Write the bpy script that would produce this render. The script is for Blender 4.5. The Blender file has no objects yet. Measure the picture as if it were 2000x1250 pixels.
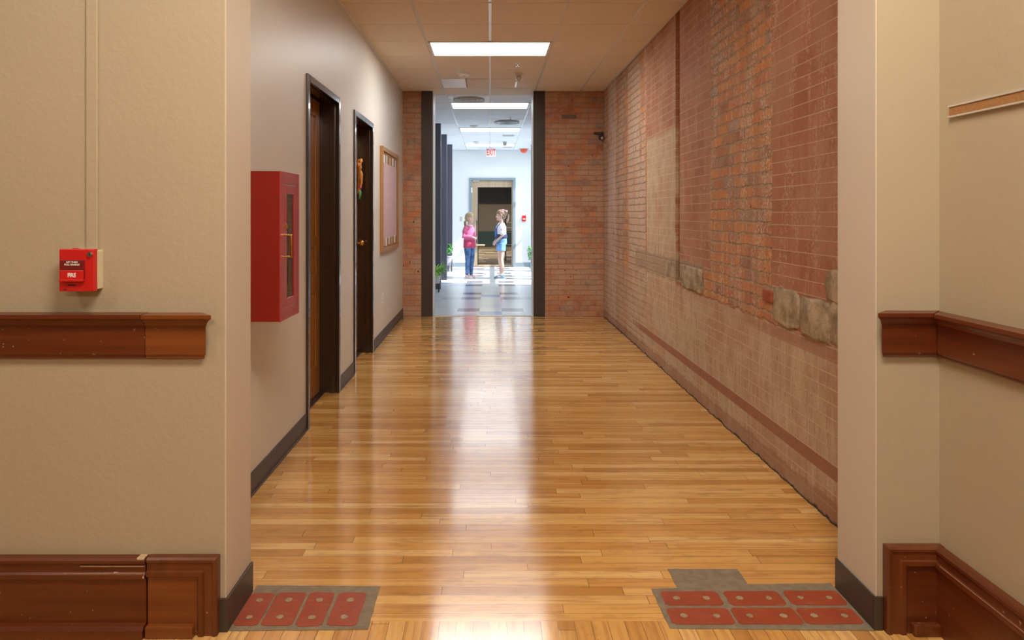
import bpy, bmesh, math, random
from mathutils import Vector, Matrix, noise as mnoise
PI = math.pi
S = bpy.context.scene
col = S.collection
R = random.Random(7)

# ------------------------------------------------------------------ camera
F = 1350.0; CZ = 1.39; VPX, VPY = 957.0, 417.0
cd = bpy.data.cameras.new('camera'); cam = bpy.data.objects.new('camera', cd); col.objects.link(cam)
cam.location = (0, 0, CZ); cam.rotation_euler = (PI/2, 0, 0)
cd.sensor_width = 36; cd.lens = 36*F/2000; cd.shift_x = (1000-VPX)/2000; cd.shift_y = -(625-VPY)/2000
cd.clip_start = 0.02; cd.clip_end = 200
S.camera = cam
# ------------------------------------------------------------------ exposure / world / sun / area lights
S.view_settings.view_transform = 'Standard'; S.view_settings.look = 'None'
S.view_settings.gamma = 1; S.view_settings.use_curve_mapping = False
S.view_settings.exposure = 0.0
w = bpy.data.worlds.new('sky'); S.world = w; w.use_nodes = True
bgn = w.node_tree.nodes['Background']; bgn.inputs[0].default_value = (.62, .78, 1, 1); bgn.inputs[1].default_value = 1.6

def light(name, kind, loc, direction, energy, color, size=None, size_y=None, spread=None):
    d = bpy.data.lights.new(name, kind); d.energy = energy; d.color = color
    o = bpy.data.objects.new(name, d); col.objects.link(o); o.location = loc
    o.rotation_euler = Vector(direction).to_track_quat('-Z', 'Y').to_euler()
    if kind == 'AREA':
        d.shape = 'RECTANGLE'; d.size = size; d.size_y = size_y or size
        if spread: d.spread = spread
    return o
sun = light('sun', 'SUN', (6, 10, 8), (-1, .25, -.9), 15, (1, .97, .93)); sun.data.angle = .01
WARM = (1, .84, .69)
light('entry_lamp_and_fill', 'AREA', (-2.9, .3, 3.4), (.2, .25, -1), 21, WARM, .5, .5)
light('entry_lamp_and_fill', 'AREA', (.3, .85, 3.42), (0, .9, -1), 96, (1, .87, .73), 1.2, .6)  # added fill before the portal, lights the corridor walls and floor
light('entry_lamp_and_fill', 'AREA', (-.3, -2.6, 3.2), (0, .6, -1), 62, WARM, 1.2, .6)  # added fill behind the camera, brightens the corridor without floor glare
HALLDAY = (.72, .86, 1)
for yy in (13.85, 15.6, 17.3):
    light('window_daylight', 'AREA', (1.62, yy, 1.75), (-1, 0, -.1), 43, HALLDAY, 1.3, 2.0)
light('library_fill', 'AREA', (0, 24, 2.9), (0, 0, -1), 230, (1, .92, .82), 3, 6)  # unseen area light added to brighten the room past the door

# ------------------------------------------------------------------ node helper
class N:
    def __init__(s, name):
        s.m = bpy.data.materials.new(name); s.m.use_nodes = True; s.t = s.m.node_tree
        s.b = s.t.nodes['Principled BSDF']; s.out = s.t.nodes['Material Output']
    def n(s, t, **k):
        x = s.t.nodes.new(t)
        for a, b in k.items(): setattr(x, a, b)
        return x
    def put(s, sock, v):
        if v is None: return
        if isinstance(v, bpy.types.NodeSocket): s.t.links.new(v, sock)
        elif isinstance(v, (tuple, list)):
            sock.default_value = (tuple(v)+(1,)) if (len(v) == 3 and sock.type == 'RGBA') else v
        else: sock.default_value = v
    def math(s, op, a, b=None, c=None, clamp=False):
        x = s.n('ShaderNodeMath', operation=op, use_clamp=clamp); s.put(x.inputs[0], a); s.put(x.inputs[1], b); s.put(x.inputs[2], c)
        return x.outputs[0]
    def mix(s, f, a, b, mode='MIX'):
        x = s.n('ShaderNodeMix', data_type='RGBA', blend_type=mode); x.clamp_factor = True
        s.put(x.inputs[0], f); s.put(x.inputs[6], a); s.put(x.inputs[7], b); return x.outputs[2]
    def pos(s):
        return s.n('ShaderNodeTexCoord').outputs['Object']
    def sep(s, v):
        x = s.n('ShaderNodeSeparateXYZ'); s.put(x.inputs[0], v); return x.outputs
    def comb(s, a, b=0., c=0.):
        x = s.n('ShaderNodeCombineXYZ'); s.put(x.inputs[0], a); s.put(x.inputs[1], b); s.put(x.inputs[2], c); return x.outputs[0]
    def vscale(s, v, sc):
        x = s.n('ShaderNodeVectorMath', operation='MULTIPLY'); s.put(x.inputs[0], v); x.inputs[1].default_value = sc; return x.outputs[0]
    def noise(s, v, scale=5., detail=3., rough=.55, colr=False):
        x = s.n('ShaderNodeTexNoise'); s.put(x.inputs['Vector'], v); x.inputs['Scale'].default_value = scale
        x.inputs['Detail'].default_value = detail; x.inputs['Roughness'].default_value = rough
        return x.outputs[1 if colr else 0]
    def wn(s, v):
        x = s.n('ShaderNodeTexWhiteNoise', noise_dimensions='3D'); s.put(x.inputs['Vector'], v); return x.outputs['Value']
    def sm(s, v, a, b, o0=0., o1=1.):
        x = s.n('ShaderNodeMapRange', interpolation_type='SMOOTHSTEP'); s.put(x.inputs[0], v)
        x.inputs[1].default_value = a; x.inputs[2].default_value = b; x.inputs[3].default_value = o0; x.inputs[4].default_value = o1
        return x.outputs[0]
    def box(s, v, a, b, e=.01):
        return s.math('MULTIPLY', s.sm(v, a-e, a+e), s.sm(v, b-e, b+e, 1., 0.))
    def bump(s, h, strength=.5, dist=.01, nrm=None):
        x = s.n('ShaderNodeBump'); s.put(x.inputs['Height'], h); x.inputs['Strength'].default_value = strength
        x.inputs['Distance'].default_value = dist
        if nrm is not None: s.put(x.inputs['Normal'], nrm)
        return x.outputs[0]
    def set(s, **k):
        for a, v in k.items(): s.put(s.b.inputs[a.replace('_', ' ')], v)
        return s
def M(name, c, rough=.5, metal=0., coat=0., emit=None, es=0., var=.06, vscale=6., bump=0., bscale=80., spec=.5):
    q = N(name); p = q.pos()
    nz = q.noise(p, vscale, 4)
    k = tuple(max(0, x*(1-var*2)) for x in c); k2 = tuple(min(1, x*(1+var*2)) for x in c)
    q.set(Base_Color=q.mix(nz, k, k2), Roughness=rough, Metallic=metal)
    q.b.inputs['Coat Weight'].default_value = coat; q.b.inputs['Specular IOR Level'].default_value = spec
    if emit: q.b.inputs['Emission Color'].default_value = (*emit, 1); q.b.inputs['Emission Strength'].default_value = es
    if bump: q.set(Normal=q.bump(q.noise(p, bscale, 2), bump, .004))
    return q.m

# ------------------------------------------------------------------ materials
def plaster(name, c, rough=.55, b=.25, sc=55):
    q = N(name); p = q.pos()
    big = q.noise(p, 1.3, 3); fine = q.noise(p, sc, 3)
    c1 = tuple(x*.94 for x in c); c2 = tuple(min(1, x*1.05) for x in c)
    q.set(Base_Color=q.mix(big, c1, c2), Roughness=rough)
    q.set(Normal=q.bump(fine, b, .004))
    return q.m
m_entry = plaster('entry_plaster', (.44, .37, .255), .6, .35, 45)
m_pier = plaster('pier_paint', (.62, .55, .45), .5, .12, 90)
m_corr = plaster('corridor_paint', (.68, .645, .58), .45, .10, 120)
m_hall = plaster('hall_paint', (.80, .82, .82), .5, .08, 120)
m_white = M('white_enamel', (.82, .82, .80), .35, var=.02)
m_tee = M('ceiling_tee', (.86, .86, .86), .22, var=.02)
def tile_mat():
    q = N('ceiling_tile'); p = q.pos()
    f = q.noise(p, 130, 2); big = q.noise(p, 2, 2)
    pit = q.sm(f, .62, .70)
    q.set(Base_Color=q.mix(pit, q.mix(big, (.76, .66, .53), (.80, .70, .57)), (.60, .51, .40)), Roughness=.85, Normal=q.bump(f, .3, .002))
    return q.m
m_tile = tile_mat()
m_tile_daylit = M('daylit_ceiling_tile', (.84, .86, .88), .8, var=.015, bump=.2, bscale=140)  # paler copy of the ceiling tile, hall daylight put into its colour
m_rubber = M('brown_rubber_base', (.058, .040, .030), .42, var=.12, vscale=9)
m_frame = M('dark_bronze_frame', (.034, .019, .012), .2, var=.1, coat=.5, spec=.8)
m_post = M('dark_bronze_post', (.042, .028, .024), .45, var=.1)
m_col = M('slate_column', (.085, .085, .11), .35, var=.05)
m_greyframe = M('grey_door_frame', (.26, .32, .36), .4, var=.03)

def wood_mat(name, ca, cb, axis, scale=1., rough=.3, coat=.25, wear=.0):
    q = N(name); p = q.pos()
    st = {'x': (1.5, 30, 30), 'y': (30, 1.5, 30), 'z': (30, 30, 1.5)}[axis]
    g = q.noise(q.vscale(p, tuple(v*scale for v in st)), 1., 5, .6)
    g2 = q.noise(q.vscale(p, tuple(v*scale*4 for v in st)), 1., 3, .6)
    c = q.mix(q.sm(g, .3, .7), ca, cb)
    c = q.mix(q.math('MULTIPLY', q.sm(g2, .5, .75), .35), c, tuple(x*.45 for x in ca))
    if wear:
        sp = q.noise(p, 60, 2); c = q.mix(q.math('MULTIPLY', q.sm(sp, .72, .76), wear), c, (.5, .36, .24))
    q.set(Base_Color=c, Roughness=rough, Normal=q.bump(g2, .08, .002)); q.b.inputs['Coat Weight'].default_value = coat
    q.b.inputs['Coat Roughness'].default_value = .25
    return q.m
m_mahog = wood_mat('mahogany_stain', (.095, .016, .003), (.15, .032, .006), 'x', rough=.38, wear=.8)
m_mahog2 = wood_mat('mahogany_stain_lighter', (.15, .036, .006), (.23, .066, .012), 'x', rough=.38, wear=.4)
m_mahogz = wood_mat('mahogany_stain_upright', (.105, .022, .004), (.165, .040, .008), 'z', rough=.38, wear=.5)
m_door = wood_mat('amber_door_wood', (.30, .115, .022), (.42, .18, .04), 'z', rough=.3)
m_oak = wood_mat('oak_board_frame', (.36, .17, .05), (.5, .26, .09), 'z', rough=.35)
m_tan = wood_mat('tan_door_wood', (.46, .34, .21), (.54, .41, .27), 'z', rough=.45)

def planks(q, u, v, wdt, Lmin=.45, Lvar=1.1, gap=.0007):
    vr = q.math('DIVIDE', v, wdt); row = q.math('FLOOR', vr); fv = q.math('FRACT', vr)
    r1 = q.wn(q.comb(row, 3.3, 1.)); r2 = q.wn(q.comb(row, 8.7, 2.))
    u2 = q.math('ADD', u, q.math('MULTIPLY', r1, 9.)); L = q.math('MULTIPLY_ADD', r2, Lvar, Lmin)
    ur = q.math('DIVIDE', u2, L); idn = q.math('FLOOR', ur); fu = q.math('FRACT', ur)
    rnd = q.wn(q.comb(row, idn, 5.)); rnd2 = q.wn(q.comb(row, idn, 9.))
    dv = q.math('MULTIPLY', q.math('MINIMUM', fv, q.math('SUBTRACT', 1., fv)), wdt)
    du = q.math('MULTIPLY', q.math('MINIMUM', fu, q.math('SUBTRACT', 1., fu)), L)
    g = q.math('MAXIMUM', q.sm(dv, gap*.4, gap*1.6, 1., 0.), q.sm(du, gap*.6, gap*1.8, 1., 0.))
    return rnd, rnd2, g, fv, row, idn
def floor_mat(name, across):
    q = N(name); p = q.pos(); x, y, z = q.sep(p)
    u, v = (x, y) if across else (y, x)
    rnd, rnd2, g, fv, row, idn = planks(q, u, v, .0572)
    vec = q.comb(q.math('MULTIPLY', u, 2.2), q.math('MULTIPLY', v, 42.), q.math('MULTIPLY', rnd, 40.))
    gr = q.noise(vec, 1., 5, .62)
    vec2 = q.comb(q.math('MULTIPLY', u, 9.), q.math('MULTIPLY', v, 22.), q.math('MULTIPLY', rnd2, 30.))
    fl = q.noise(vec2, 1., 3, .6)
    cr = q.n('ShaderNodeValToRGB'); q.put(cr.inputs[0], rnd)
    e = cr.color_ramp.elements; e[0].position = 0; e[0].color = (.54, .265, .062, 1); e[1].position = 1; e[1].color = (.84, .54, .21, 1)
    a = cr.color_ramp.elements.new(.3); a.color = (.68, .355, .095, 1); a = cr.color_ramp.elements.new(.7); a.color = (.77, .45, .135, 1)
    c = cr.outputs[0]
    c = q.mix(q.math('MULTIPLY', q.sm(gr, .45, .72), .55), c, (.34, .13, .032))
    c = q.mix(q.math('MULTIPLY', q.sm(fl, .50, .72), .28), c, (.26, .095, .025))
    kn = q.noise(q.comb(q.math('MULTIPLY', u, 9.), q.math('MULTIPLY', v, 30.), q.math('MULTIPLY', rnd, 60.)), 1.3, 3)
    c = q.mix(q.math('MULTIPLY', q.sm(kn, .72, .78), .5), c, (.10, .035, .012))
    c = q.mix(g, c, (.085, .035, .014))
    if across:   # dirty ragged gap beside the brick wall
        nn = q.noise(p, 9, 4); ed = q.math('ADD', x, q.math('MULTIPLY', nn, .05))
        c = q.mix(q.sm(ed, 1.556, 1.562), c, (.02, .012, .01))
    rg = q.math('MULTIPLY_ADD', q.noise(p, 1.2, 2), .06, .125)
    # boards cup very slightly, each a little differently: reflections smear along the hall
    cup = q.math('MULTIPLY', q.math('MULTIPLY', fv, q.math('SUBTRACT', 1., fv)), 1.6)
    h = q.math('ADD', cup, q.math('MULTIPLY', q.math('MULTIPLY', fv, q.math('SUBTRACT', rnd2, .5)), .9))
    h = q.math('SUBTRACT', h, q.math('MULTIPLY', g, .5))
    nb = q.bump(h, .07, .0010); nb = q.bump(gr, .04, .001, nb)
    q.set(Base_Color=c, Roughness=rg, Normal=nb)
    q.b.inputs['Anisotropic'].default_value = .85; q.b.inputs['IOR'].default_value = 1.6; q.b.inputs['Coat Weight'].default_value = .5; q.b.inputs['Coat Roughness'].default_value = .13   # reflections smear along the hall, across the boards
    q.put(q.b.inputs['Tangent'], q.comb(0., 1., 0.))
    return q.m
m_floor = floor_mat('maple_strip_floor_across', True); m_floor2 = floor_mat('maple_strip_floor_lengthwise', False)

def vinyl_mat():
    q = N('vinyl_tile_floor'); p = q.pos(); x, y, z = q.sep(p)
    T = .318
    tx = q.math('FLOOR', q.math('DIVIDE', q.math('ADD', x, .15), T))
    ph = q.math('MULTIPLY', q.math('FRACT', q.math('DIVIDE', q.math('SUBTRACT', y, 10.64), 2.035)), 2.035)  # 0.. period
    def near(v, a): return q.math('COMPARE', v, a, .1)
    # first row .54-.86, centre .88-1.2, second 1.2-1.52
    rowA = q.box(ph, .53, .85, .004); rowC = q.box(ph, 1.2, 1.52, .004); rowB = q.box(ph, .86, 1.19, .004)
    side = q.math('MAXIMUM', near(tx, -1.), near(tx, 1.)); cen = near(tx, 0.)
    rn = q.wn(q.comb(tx, q.math('FLOOR', q.math('DIVIDE', y, T)), 2.))
    base = q.mix(rn, (.60, .645, .71), (.68, .72, .78))
    base = q.mix(q.math('MULTIPLY', q.sm(q.noise(p, 40, 3), .5, .7), .25), base, (.42, .44, .5))
    sideM = q.math('MULTIPLY', q.math('MAXIMUM', rowA, rowC), side)
    c = q.mix(sideM, base, q.mix(rn, (.16, .14, .19), (.24, .25, .30)))
    c = q.mix(q.math('MULTIPLY', q.math('MULTIPLY', rowB, cen), q.sm(y, 12.2, 12.3, .95, 0.)), c, (.22, .36, .66))
    outer = q.math('MULTIPLY', q.math('MAXIMUM', near(tx, -2.), near(tx, 2.)), rowA)
    c = q.mix(q.math('MULTIPLY', outer, .35), c, (.30, .30, .36))
    q.set(Base_Color=c, Roughness=.22, Normal=q.bump(q.noise(p, 14, 2), .05, .002))
    return q.m
m_vinyl = vinyl_mat()
def carpet_mat():
    q = N('library_carpet'); p = q.pos(); x, y, z = q.sep(p)
    rnd, r2, g, fv, row, idn = planks(q, x, y, .34, .5, .6, .001)
    q.set(Base_Color=q.mix(q.sm(rnd, .60, .62), (.50, .37, .24), (.22, .13, .08)), Roughness=.9)
    return q.m
m_carpet = carpet_mat()

def brick_nodes(q, u, v, wd, h, mh, mv, offv=.5):
    vr = q.math('DIVIDE', v, h); row = q.math('FLOOR', vr); fv = q.math('FRACT', vr)
    od = q.math('MULTIPLY', q.math('MODULO', q.math('ADD', row, 200.), 2.), offv)
    ur = q.math('ADD', q.math('DIVIDE', u, wd), od); idn = q.math('FLOOR', ur); fu = q.math('FRACT', ur)
    dv = q.math('MULTIPLY', q.math('MINIMUM', fv, q.math('SUBTRACT', 1., fv)), h)
    du = q.math('MULTIPLY', q.math('MINIMUM', fu, q.math('SUBTRACT', 1., fu)), wd)
    return q.sm(dv, mh*.6, mh*1.3, 1., 0.), q.sm(du, mv*.6, mv*1.3, 1., 0.), q.wn(q.comb(row, idn, 4.)), q.wn(q.comb(row, idn, 7.))
def brick_right():
    q = N('old_brick_side'); p = q.pos(); x, y, z = q.sep(p)
    mul = lambda a, b: q.math('MULTIPLY', a, b)
    n1 = q.noise(p, 6, 5, .62); n2 = q.noise(p, 24, 5, .68); n3 = q.noise(p, 2.0, 4, .6); n4 = q.noise(p, 70, 4, .7)
    jit = q.noise(p, 9, 4, .6)
    yj = q.math('ADD', y, q.math('MULTIPLY_ADD', jit, .10, -.05)); zj = q.math('ADD', z, q.math('MULTIPLY_ADD', jit, .07, -.035))
    stain = q.noise(q.comb(mul(y, 6.5), mul(z, .9), 3.), 1., 5, .7)
    drip = q.noise(q.comb(mul(y, 26.), mul(z, 2.2), 7.), 1., 4, .65)
    spk = q.sm(n4, .46, .60)
    # smooth pressed brick, thin pale joints
    mh, mv, r, r2 = brick_nodes(q, y, q.math('ADD', z, mul(q.math('SUBTRACT', n1, .5), .006)), .203, .0665, .0025, .0013)
    red = q.mix(r, (.36, .135, .066), (.45, .185, .098))
    red = q.mix(mul(q.sm(n1, .42, .66), .45), red, (.44, .22, .125))
    red = q.mix(mul(q.sm(drip, .5, .7), .30), red, (.54, .33, .21))
    red = q.mix(mul(q.sm(n2, .55, .72), .40), red, (.28, .10, .05))
    eff = mul(q.sm(stain, .46, .60), spk)
    smooth = q.mix(mul(eff, .62), red, (.60, .46, .35))
    smooth = q.mix(mul(mv, .30), smooth, (.19, .09, .06))
    smooth = q.mix(mul(mul(mh, q.sm(n2, .30, .42)), .80), smooth, (.62, .46, .32))
    under = q.box(q.math('FRACT', q.math('DIVIDE', z, .0665)), .925, .965, .012)
    smooth = q.mix(mul(under, .35), smooth, (.16, .075, .05))
    smooth = q.mix(mul(q.sm(n3, .50, .58), .35), smooth, (.47, .27, .175))
    # rough common brick
    wy = q.math('ADD', y, q.math('ADD', q.math('MULTIPLY_ADD', n2, .034, -.017), q.math('MULTIPLY_ADD', n1, .03, -.015)))
    wz = q.math('ADD', z, q.math('ADD', q.math('MULTIPLY_ADD', n2, .026, -.013), q.math('MULTIPLY_ADD', n1, .03, -.015)))
    rh, rv, k, k2 = brick_nodes(q, wy, wz, .198, .0705, .0068, .0050)
    rm = q.math('MAXIMUM', rh, mul(rv, q.sm(n1, .36, .50)))
    cr = q.n('ShaderNodeValToRGB'); q.put(cr.inputs[0], k); el = cr.color_ramp.elements
    el[0].position = 0; el[0].color = (.36, .165, .10, 1); el[1].position = 1; el[1].color = (.46, .31, .22, 1)
    for pp, cc in ((.15, (.50, .20, .08, 1)), (.45, (.62, .26, .085, 1)), (.72, (.57, .25, .11, 1)), (.9, (.50, .20, .10, 1)), (.985, (.36, .24, .18, 1))):
        a = el.new(pp); a.color = cc
    rough = cr.outputs[0]
    rough = q.mix(mul(q.sm(n1, .46, .66), .6), rough, (.50, .32, .19))
    rough = q.mix(mul(q.sm(n2, .54, .68), .55), rough, (.30, .12, .065))
    rough = q.mix(mul(mul(q.sm(stain, .44, .58), spk), .85), rough, (.70, .56, .44))
    mortc = q.mix(n4, (.30, .21, .13), (.55, .42, .28))
    rough = q.mix(mul(rm, .85), rough, mortc)
    crack = mul(rm, q.sm(q.noise(p, 34, 3), .56, .66)); rough = q.mix(mul(crack, .55), rough, (.10, .06, .04))
    # plaster-washed brick
    lh, lv, l1, l2 = brick_nodes(q, y, z, .203, .0665, .0022, .0016)
    wash = q.mix(q.sm(n1, .35, .65), (.46, .33, .20), (.56, .45, .30))
    wash = q.mix(mul(l1, .22), wash, (.47, .25, .15))
    wash = q.mix(mul(q.sm(drip, .46, .66), .55), wash, (.66, .53, .38))
    wash = q.mix(mul(q.sm(n2, .54, .74), .65), wash, (.36, .21, .13))
    wash = q.mix(mul(q.sm(n3, .50, .60), .45), wash, (.46, .23, .13))
    wash = q.mix(mul(mul(lv, q.sm(n1, .38, .46)), .75), wash, (.20, .11, .075))
    scr = q.noise(q.comb(mul(y, 34.), mul(z, 6.), 5.), 1., 4, .7); wash = q.mix(mul(q.sm(scr, .60, .68), .6), wash, (.25, .14, .095))
    wash = q.mix(mul(q.sm(scr, .40, .32), .45), wash, (.70, .57, .42))
    wash = q.mix(mul(q.sm(n2, .42, .34), .4), wash, (.62, .48, .34))
    wash = q.mix(mul(lh, q.sm(n3, .35, .6, .45, .9)), wash, (.70, .54, .38))
    # zones
    inY = q.box(yj, 3.77, 4.82, .004)
    zr = mul(inY, q.sm(zj, .80, .81)); zr = q.math('MAXIMUM', zr, q.sm(yj, 6.78, 6.80))
    zr = q.math('MAXIMUM', zr, mul(q.box(yj, 3.62, 5.0, .01), q.box(zj, .80, 1.0, .006)))
    c = q.mix(zr, smooth, rough)
    zw = mul(q.box(yj, 5.72, 6.78, .01), q.sm(zj, 2.08, 2.14, 1., 0.))
    c = q.mix(mul(zw, .93), c, wash)
    # far part: faded vertical streaks of old plaster, plus daylight painted into the brick
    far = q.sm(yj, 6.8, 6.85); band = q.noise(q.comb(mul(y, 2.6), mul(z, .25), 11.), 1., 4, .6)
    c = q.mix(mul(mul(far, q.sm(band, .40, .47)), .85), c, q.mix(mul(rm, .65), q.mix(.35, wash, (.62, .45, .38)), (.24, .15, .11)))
    c = q.mix(mul(mul(q.box(yj, 8.45, 9.0, .06), q.sm(n1, .3, .5)), .65), c, (.68, .56, .54))  # pale mauve band: plaster and daylight from the opening, painted in
    c = q.mix(mul(mul(q.box(yj, 7.75, 8.35, .06), q.sm(n1, .35, .7)), .5), c, (.22, .11, .08))
    bandm = mul(q.box(yj, 5.0, 7.3, .02), q.box(zj, .83, 1.02, .012))      # torn mortar line below the old plaster
    c = q.mix(mul(bandm, .85), c, q.mix(n2, (.24, .155, .10), (.52, .39, .27)))
    low = mul(q.sm(zj, .785, .795, 1., 0.), q.sm(yj, 6.72, 7.6, 1., .35))
    c = q.mix(low, c, wash)
    c = q.mix(mul(mul(q.box(z, .722, .782, .002), q.sm(y, 3.6, 4.6, 1., 0.2)), .65), c, q.mix(q.sm(q.math('SINE', mul(q.math('ADD', y, z), 520.)), -.3, .3), (.33, .12, .075), (.42, .20, .13)))
    c = q.mix(mul(mul(q.box(z, .197, .264, .002), q.sm(y, 6.9, 7.6, 1., 0.)), .9), c, q.mix(n2, (.30, .105, .062), (.39, .16, .10)))
    c = q.mix(mul(q.box(z, .262, .267, .001), .7), c, (.62, .46, .34))
    c = q.mix(mul(q.box(zj, -.1, .095, .006), .5), c, (.30, .13, .085))
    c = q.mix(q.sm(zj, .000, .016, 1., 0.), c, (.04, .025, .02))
    pit = q.sm(q.noise(p, 19, 3, .6), .715, .735); c = q.mix(mul(pit, q.math('MAXIMUM', mul(zr, .9), .35)), c, (.07, .04, .03))
    rr_ = q.math('MAXIMUM', zr, mul(bandm, .8))
    hh = mul(rr_, mul(rm, -1.1)); hh = q.math('ADD', hh, mul(mul(k2, zr), .5)); hh = q.math('SUBTRACT', hh, mul(pit, 1.2))
    hh = q.math('ADD', hh, mul(n2, q.math('MULTIPLY_ADD', rr_, 1.3, .7))); hh = q.math('ADD', hh, mul(n4, .5))
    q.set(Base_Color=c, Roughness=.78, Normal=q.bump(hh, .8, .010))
    return q.m
def brick_end(name='old_brick_end', axis='x'):
    q = N(name); p = q.pos(); x, y, z = q.sep(p); u = x if axis == 'x' else y
    n1 = q.noise(p, 6, 4, .6); n2 = q.noise(p, 22, 4, .65)
    u2 = q.math('ADD', u, q.math('ADD', q.math('MULTIPLY_ADD', n2, .034, -.017), q.math('MULTIPLY_ADD', n1, .03, -.015))); z2 = q.math('ADD', z, q.math('ADD', q.math('MULTIPLY_ADD', n2, .024, -.012), q.math('MULTIPLY_ADD', n1, .024, -.012)))
    rh, rv, k, k2 = brick_nodes(q, u2, z2, .205, .0705, .006, .005); rm = q.math('MAXIMUM', rh, rv)
    cr = q.n('ShaderNodeValToRGB'); q.put(cr.inputs[0], k); el = cr.color_ramp.elements
    el[0].position = 0; el[0].color = (.38, .13, .07, 1); el[1].position = 1; el[1].color = (.40, .23, .15, 1)
    for pp, cc in ((.3, (.48, .175, .075, 1)), (.6, (.58, .225, .09, 1)), (.88, (.43, .16, .10, 1)), (.985, (.24, .16, .13, 1))):
        a = el.new(pp); a.color = cc
    c = cr.outputs[0]
    c = q.mix(q.math('MULTIPLY', q.sm(n1, .40, .62), .75), c, (.44, .27, .175))
    c = q.mix(q.math('MULTIPLY', q.sm(n2, .56, .70), .35), c, (.50, .38, .28))
    pat = q.math('MULTIPLY', q.sm(q.noise(p, 2.5, 4), .46, .56), .55); c = q.mix(pat, c, (.50, .34, .23))
    c = q.mix(q.math('MULTIPLY', rm, .75), c, q.mix(n2, (.20, .12, .08), (.46, .33, .23)))
    c = q.mix(q.sm(q.noise(p, 17, 2), .715, .735), c, (.05, .03, .025))
    hh = q.math('ADD', q.math('MULTIPLY', rm, -1.), q.math('ADD', q.math('MULTIPLY', k2, .5), q.math('MULTIPLY', n2, 1.)))
    q.set(Base_Color=c, Roughness=.78, Normal=q.bump(hh, .7, .009))
    return q.m
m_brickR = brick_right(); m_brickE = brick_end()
def stone_mat():
    q = N('rough_limestone'); p = q.pos(); a = q.noise(p, 9, 5, .6); b = q.noise(p, 40, 4, .7)
    c = q.mix(q.sm(a, .3, .7), (.24, .18, .11), (.52, .42, .28)); c = q.mix(q.math('MULTIPLY', q.sm(b, .55, .7), .5), c, (.15, .10, .065))
    q.set(Base_Color=c, Roughness=.85, Normal=q.bump(b, .8, .01)); return q.m
m_stone = stone_mat()
def red_brick_tile():
    q = N('red_floor_brick'); p = q.pos(); a = q.noise(p, 14, 4); b = q.noise(p, 70, 4, .7)
    c = q.mix(a, (.27, .042, .016), (.40, .080, .030)); c = q.mix(q.math('MULTIPLY', q.sm(q.noise(q.vscale(p, (1, 3, 1)), 24, 4, .7), .56, .68), .45), c, (.34, .19, .12))
    q.set(Base_Color=c, Roughness=.42, Normal=q.bump(b, .3, .002)); return q.m
m_rbrick = red_brick_tile()
m_mortar = M('grey_mortar', (.235, .19, .13), .8, var=.22, vscale=30, bump=.5, bscale=120)
m_plug = M('mortar_plug', (.33, .26, .16), .7, var=.25, vscale=60)
m_red = M('red_enamel', (.27, .010, .005), .45, var=.04, coat=.1)
m_reddoor = M('red_enamel_gloss', (.42, .025, .030), .32, coat=.6, var=.03, spec=1.)
m_red2 = M('bright_red_plastic', (.56, .012, .010), .38, coat=.3, var=.03)
m_black = M('black_plastic', (.012, .012, .013), .4, var=.1)
m_dark = M('dark_plastic', (.04, .022, .018), .35, var=.1)
m_cream = M('cream_enamel', (.66, .58, .40), .5, var=.03)
m_brass = M('brass', (.62, .36, .10), .25, metal=1., var=.08)
m_chrome = M('chrome', (.7, .7, .7), .18, metal=1., var=.03)
m_steel = M('stainless_steel', (.62, .68, .74), .28, metal=.8, var=.05)
m_cork = M('cork', (.34, .17, .06), .85, var=.2, vscale=120)
m_alum = M('aluminium', (.62, .60, .55), .4, metal=.4, var=.03)
m_paper = M('pink_paper', (.62, .44, .46), .6, var=.06, vscale=9)
m_letter = M('white_lettering', (.85, .8, .74), .5, var=.01)
m_redletter = M('red_lettering', (.55, .02, .02), .5, var=.01)
def glass(name, tint=(1, 1, 1), gl=.08):
    q = N(name); t = q.n('ShaderNodeBsdfTransparent'); t.inputs[0].default_value = (*tint, 1)
    g = q.n('ShaderNodeBsdfGlossy'); g.inputs['Roughness'].default_value = .03
    fr = q.n('ShaderNodeFresnel'); fr.inputs[0].default_value = 1.45
    mx = q.n('ShaderNodeMixShader'); q.t.links.new(q.math('MULTIPLY', fr.outputs[0], gl*8), mx.inputs[0])
    q.t.links.new(t.outputs[0], mx.inputs[1]); q.t.links.new(g.outputs[0], mx.inputs[2]); q.t.links.new(mx.outputs[0], q.out.inputs[0])
    return q.m
m_glass = glass('clear_glass'); m_glassdim = glass('door_glass', (.85, .9, .9), .05)
def lamp_mat(name, strength, tint=(1, .97, .93)):
    q = N(name); p = q.pos(); x, y, z = q.sep(p)
    # two tube rows glow a little stronger through the lens
    t = q.math('ABSOLUTE', q.math('SINE', q.math('MULTIPLY', y, PI*2/.61)))
    q.set(Base_Color=(.8, .8, .8), Roughness=.4)
    q.b.inputs['Emission Color'].default_value = (*tint, 1)
    q.put(q.b.inputs['Emission Strength'], q.math('MULTIPLY', q.math('MULTIPLY_ADD', t, .35, .75), strength))
    return q.m
m_lamp = lamp_mat('troffer_lens', 23.); m_lampH = lamp_mat('hall_troffer_lens', 9.0, (.93, .97, 1))

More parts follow.
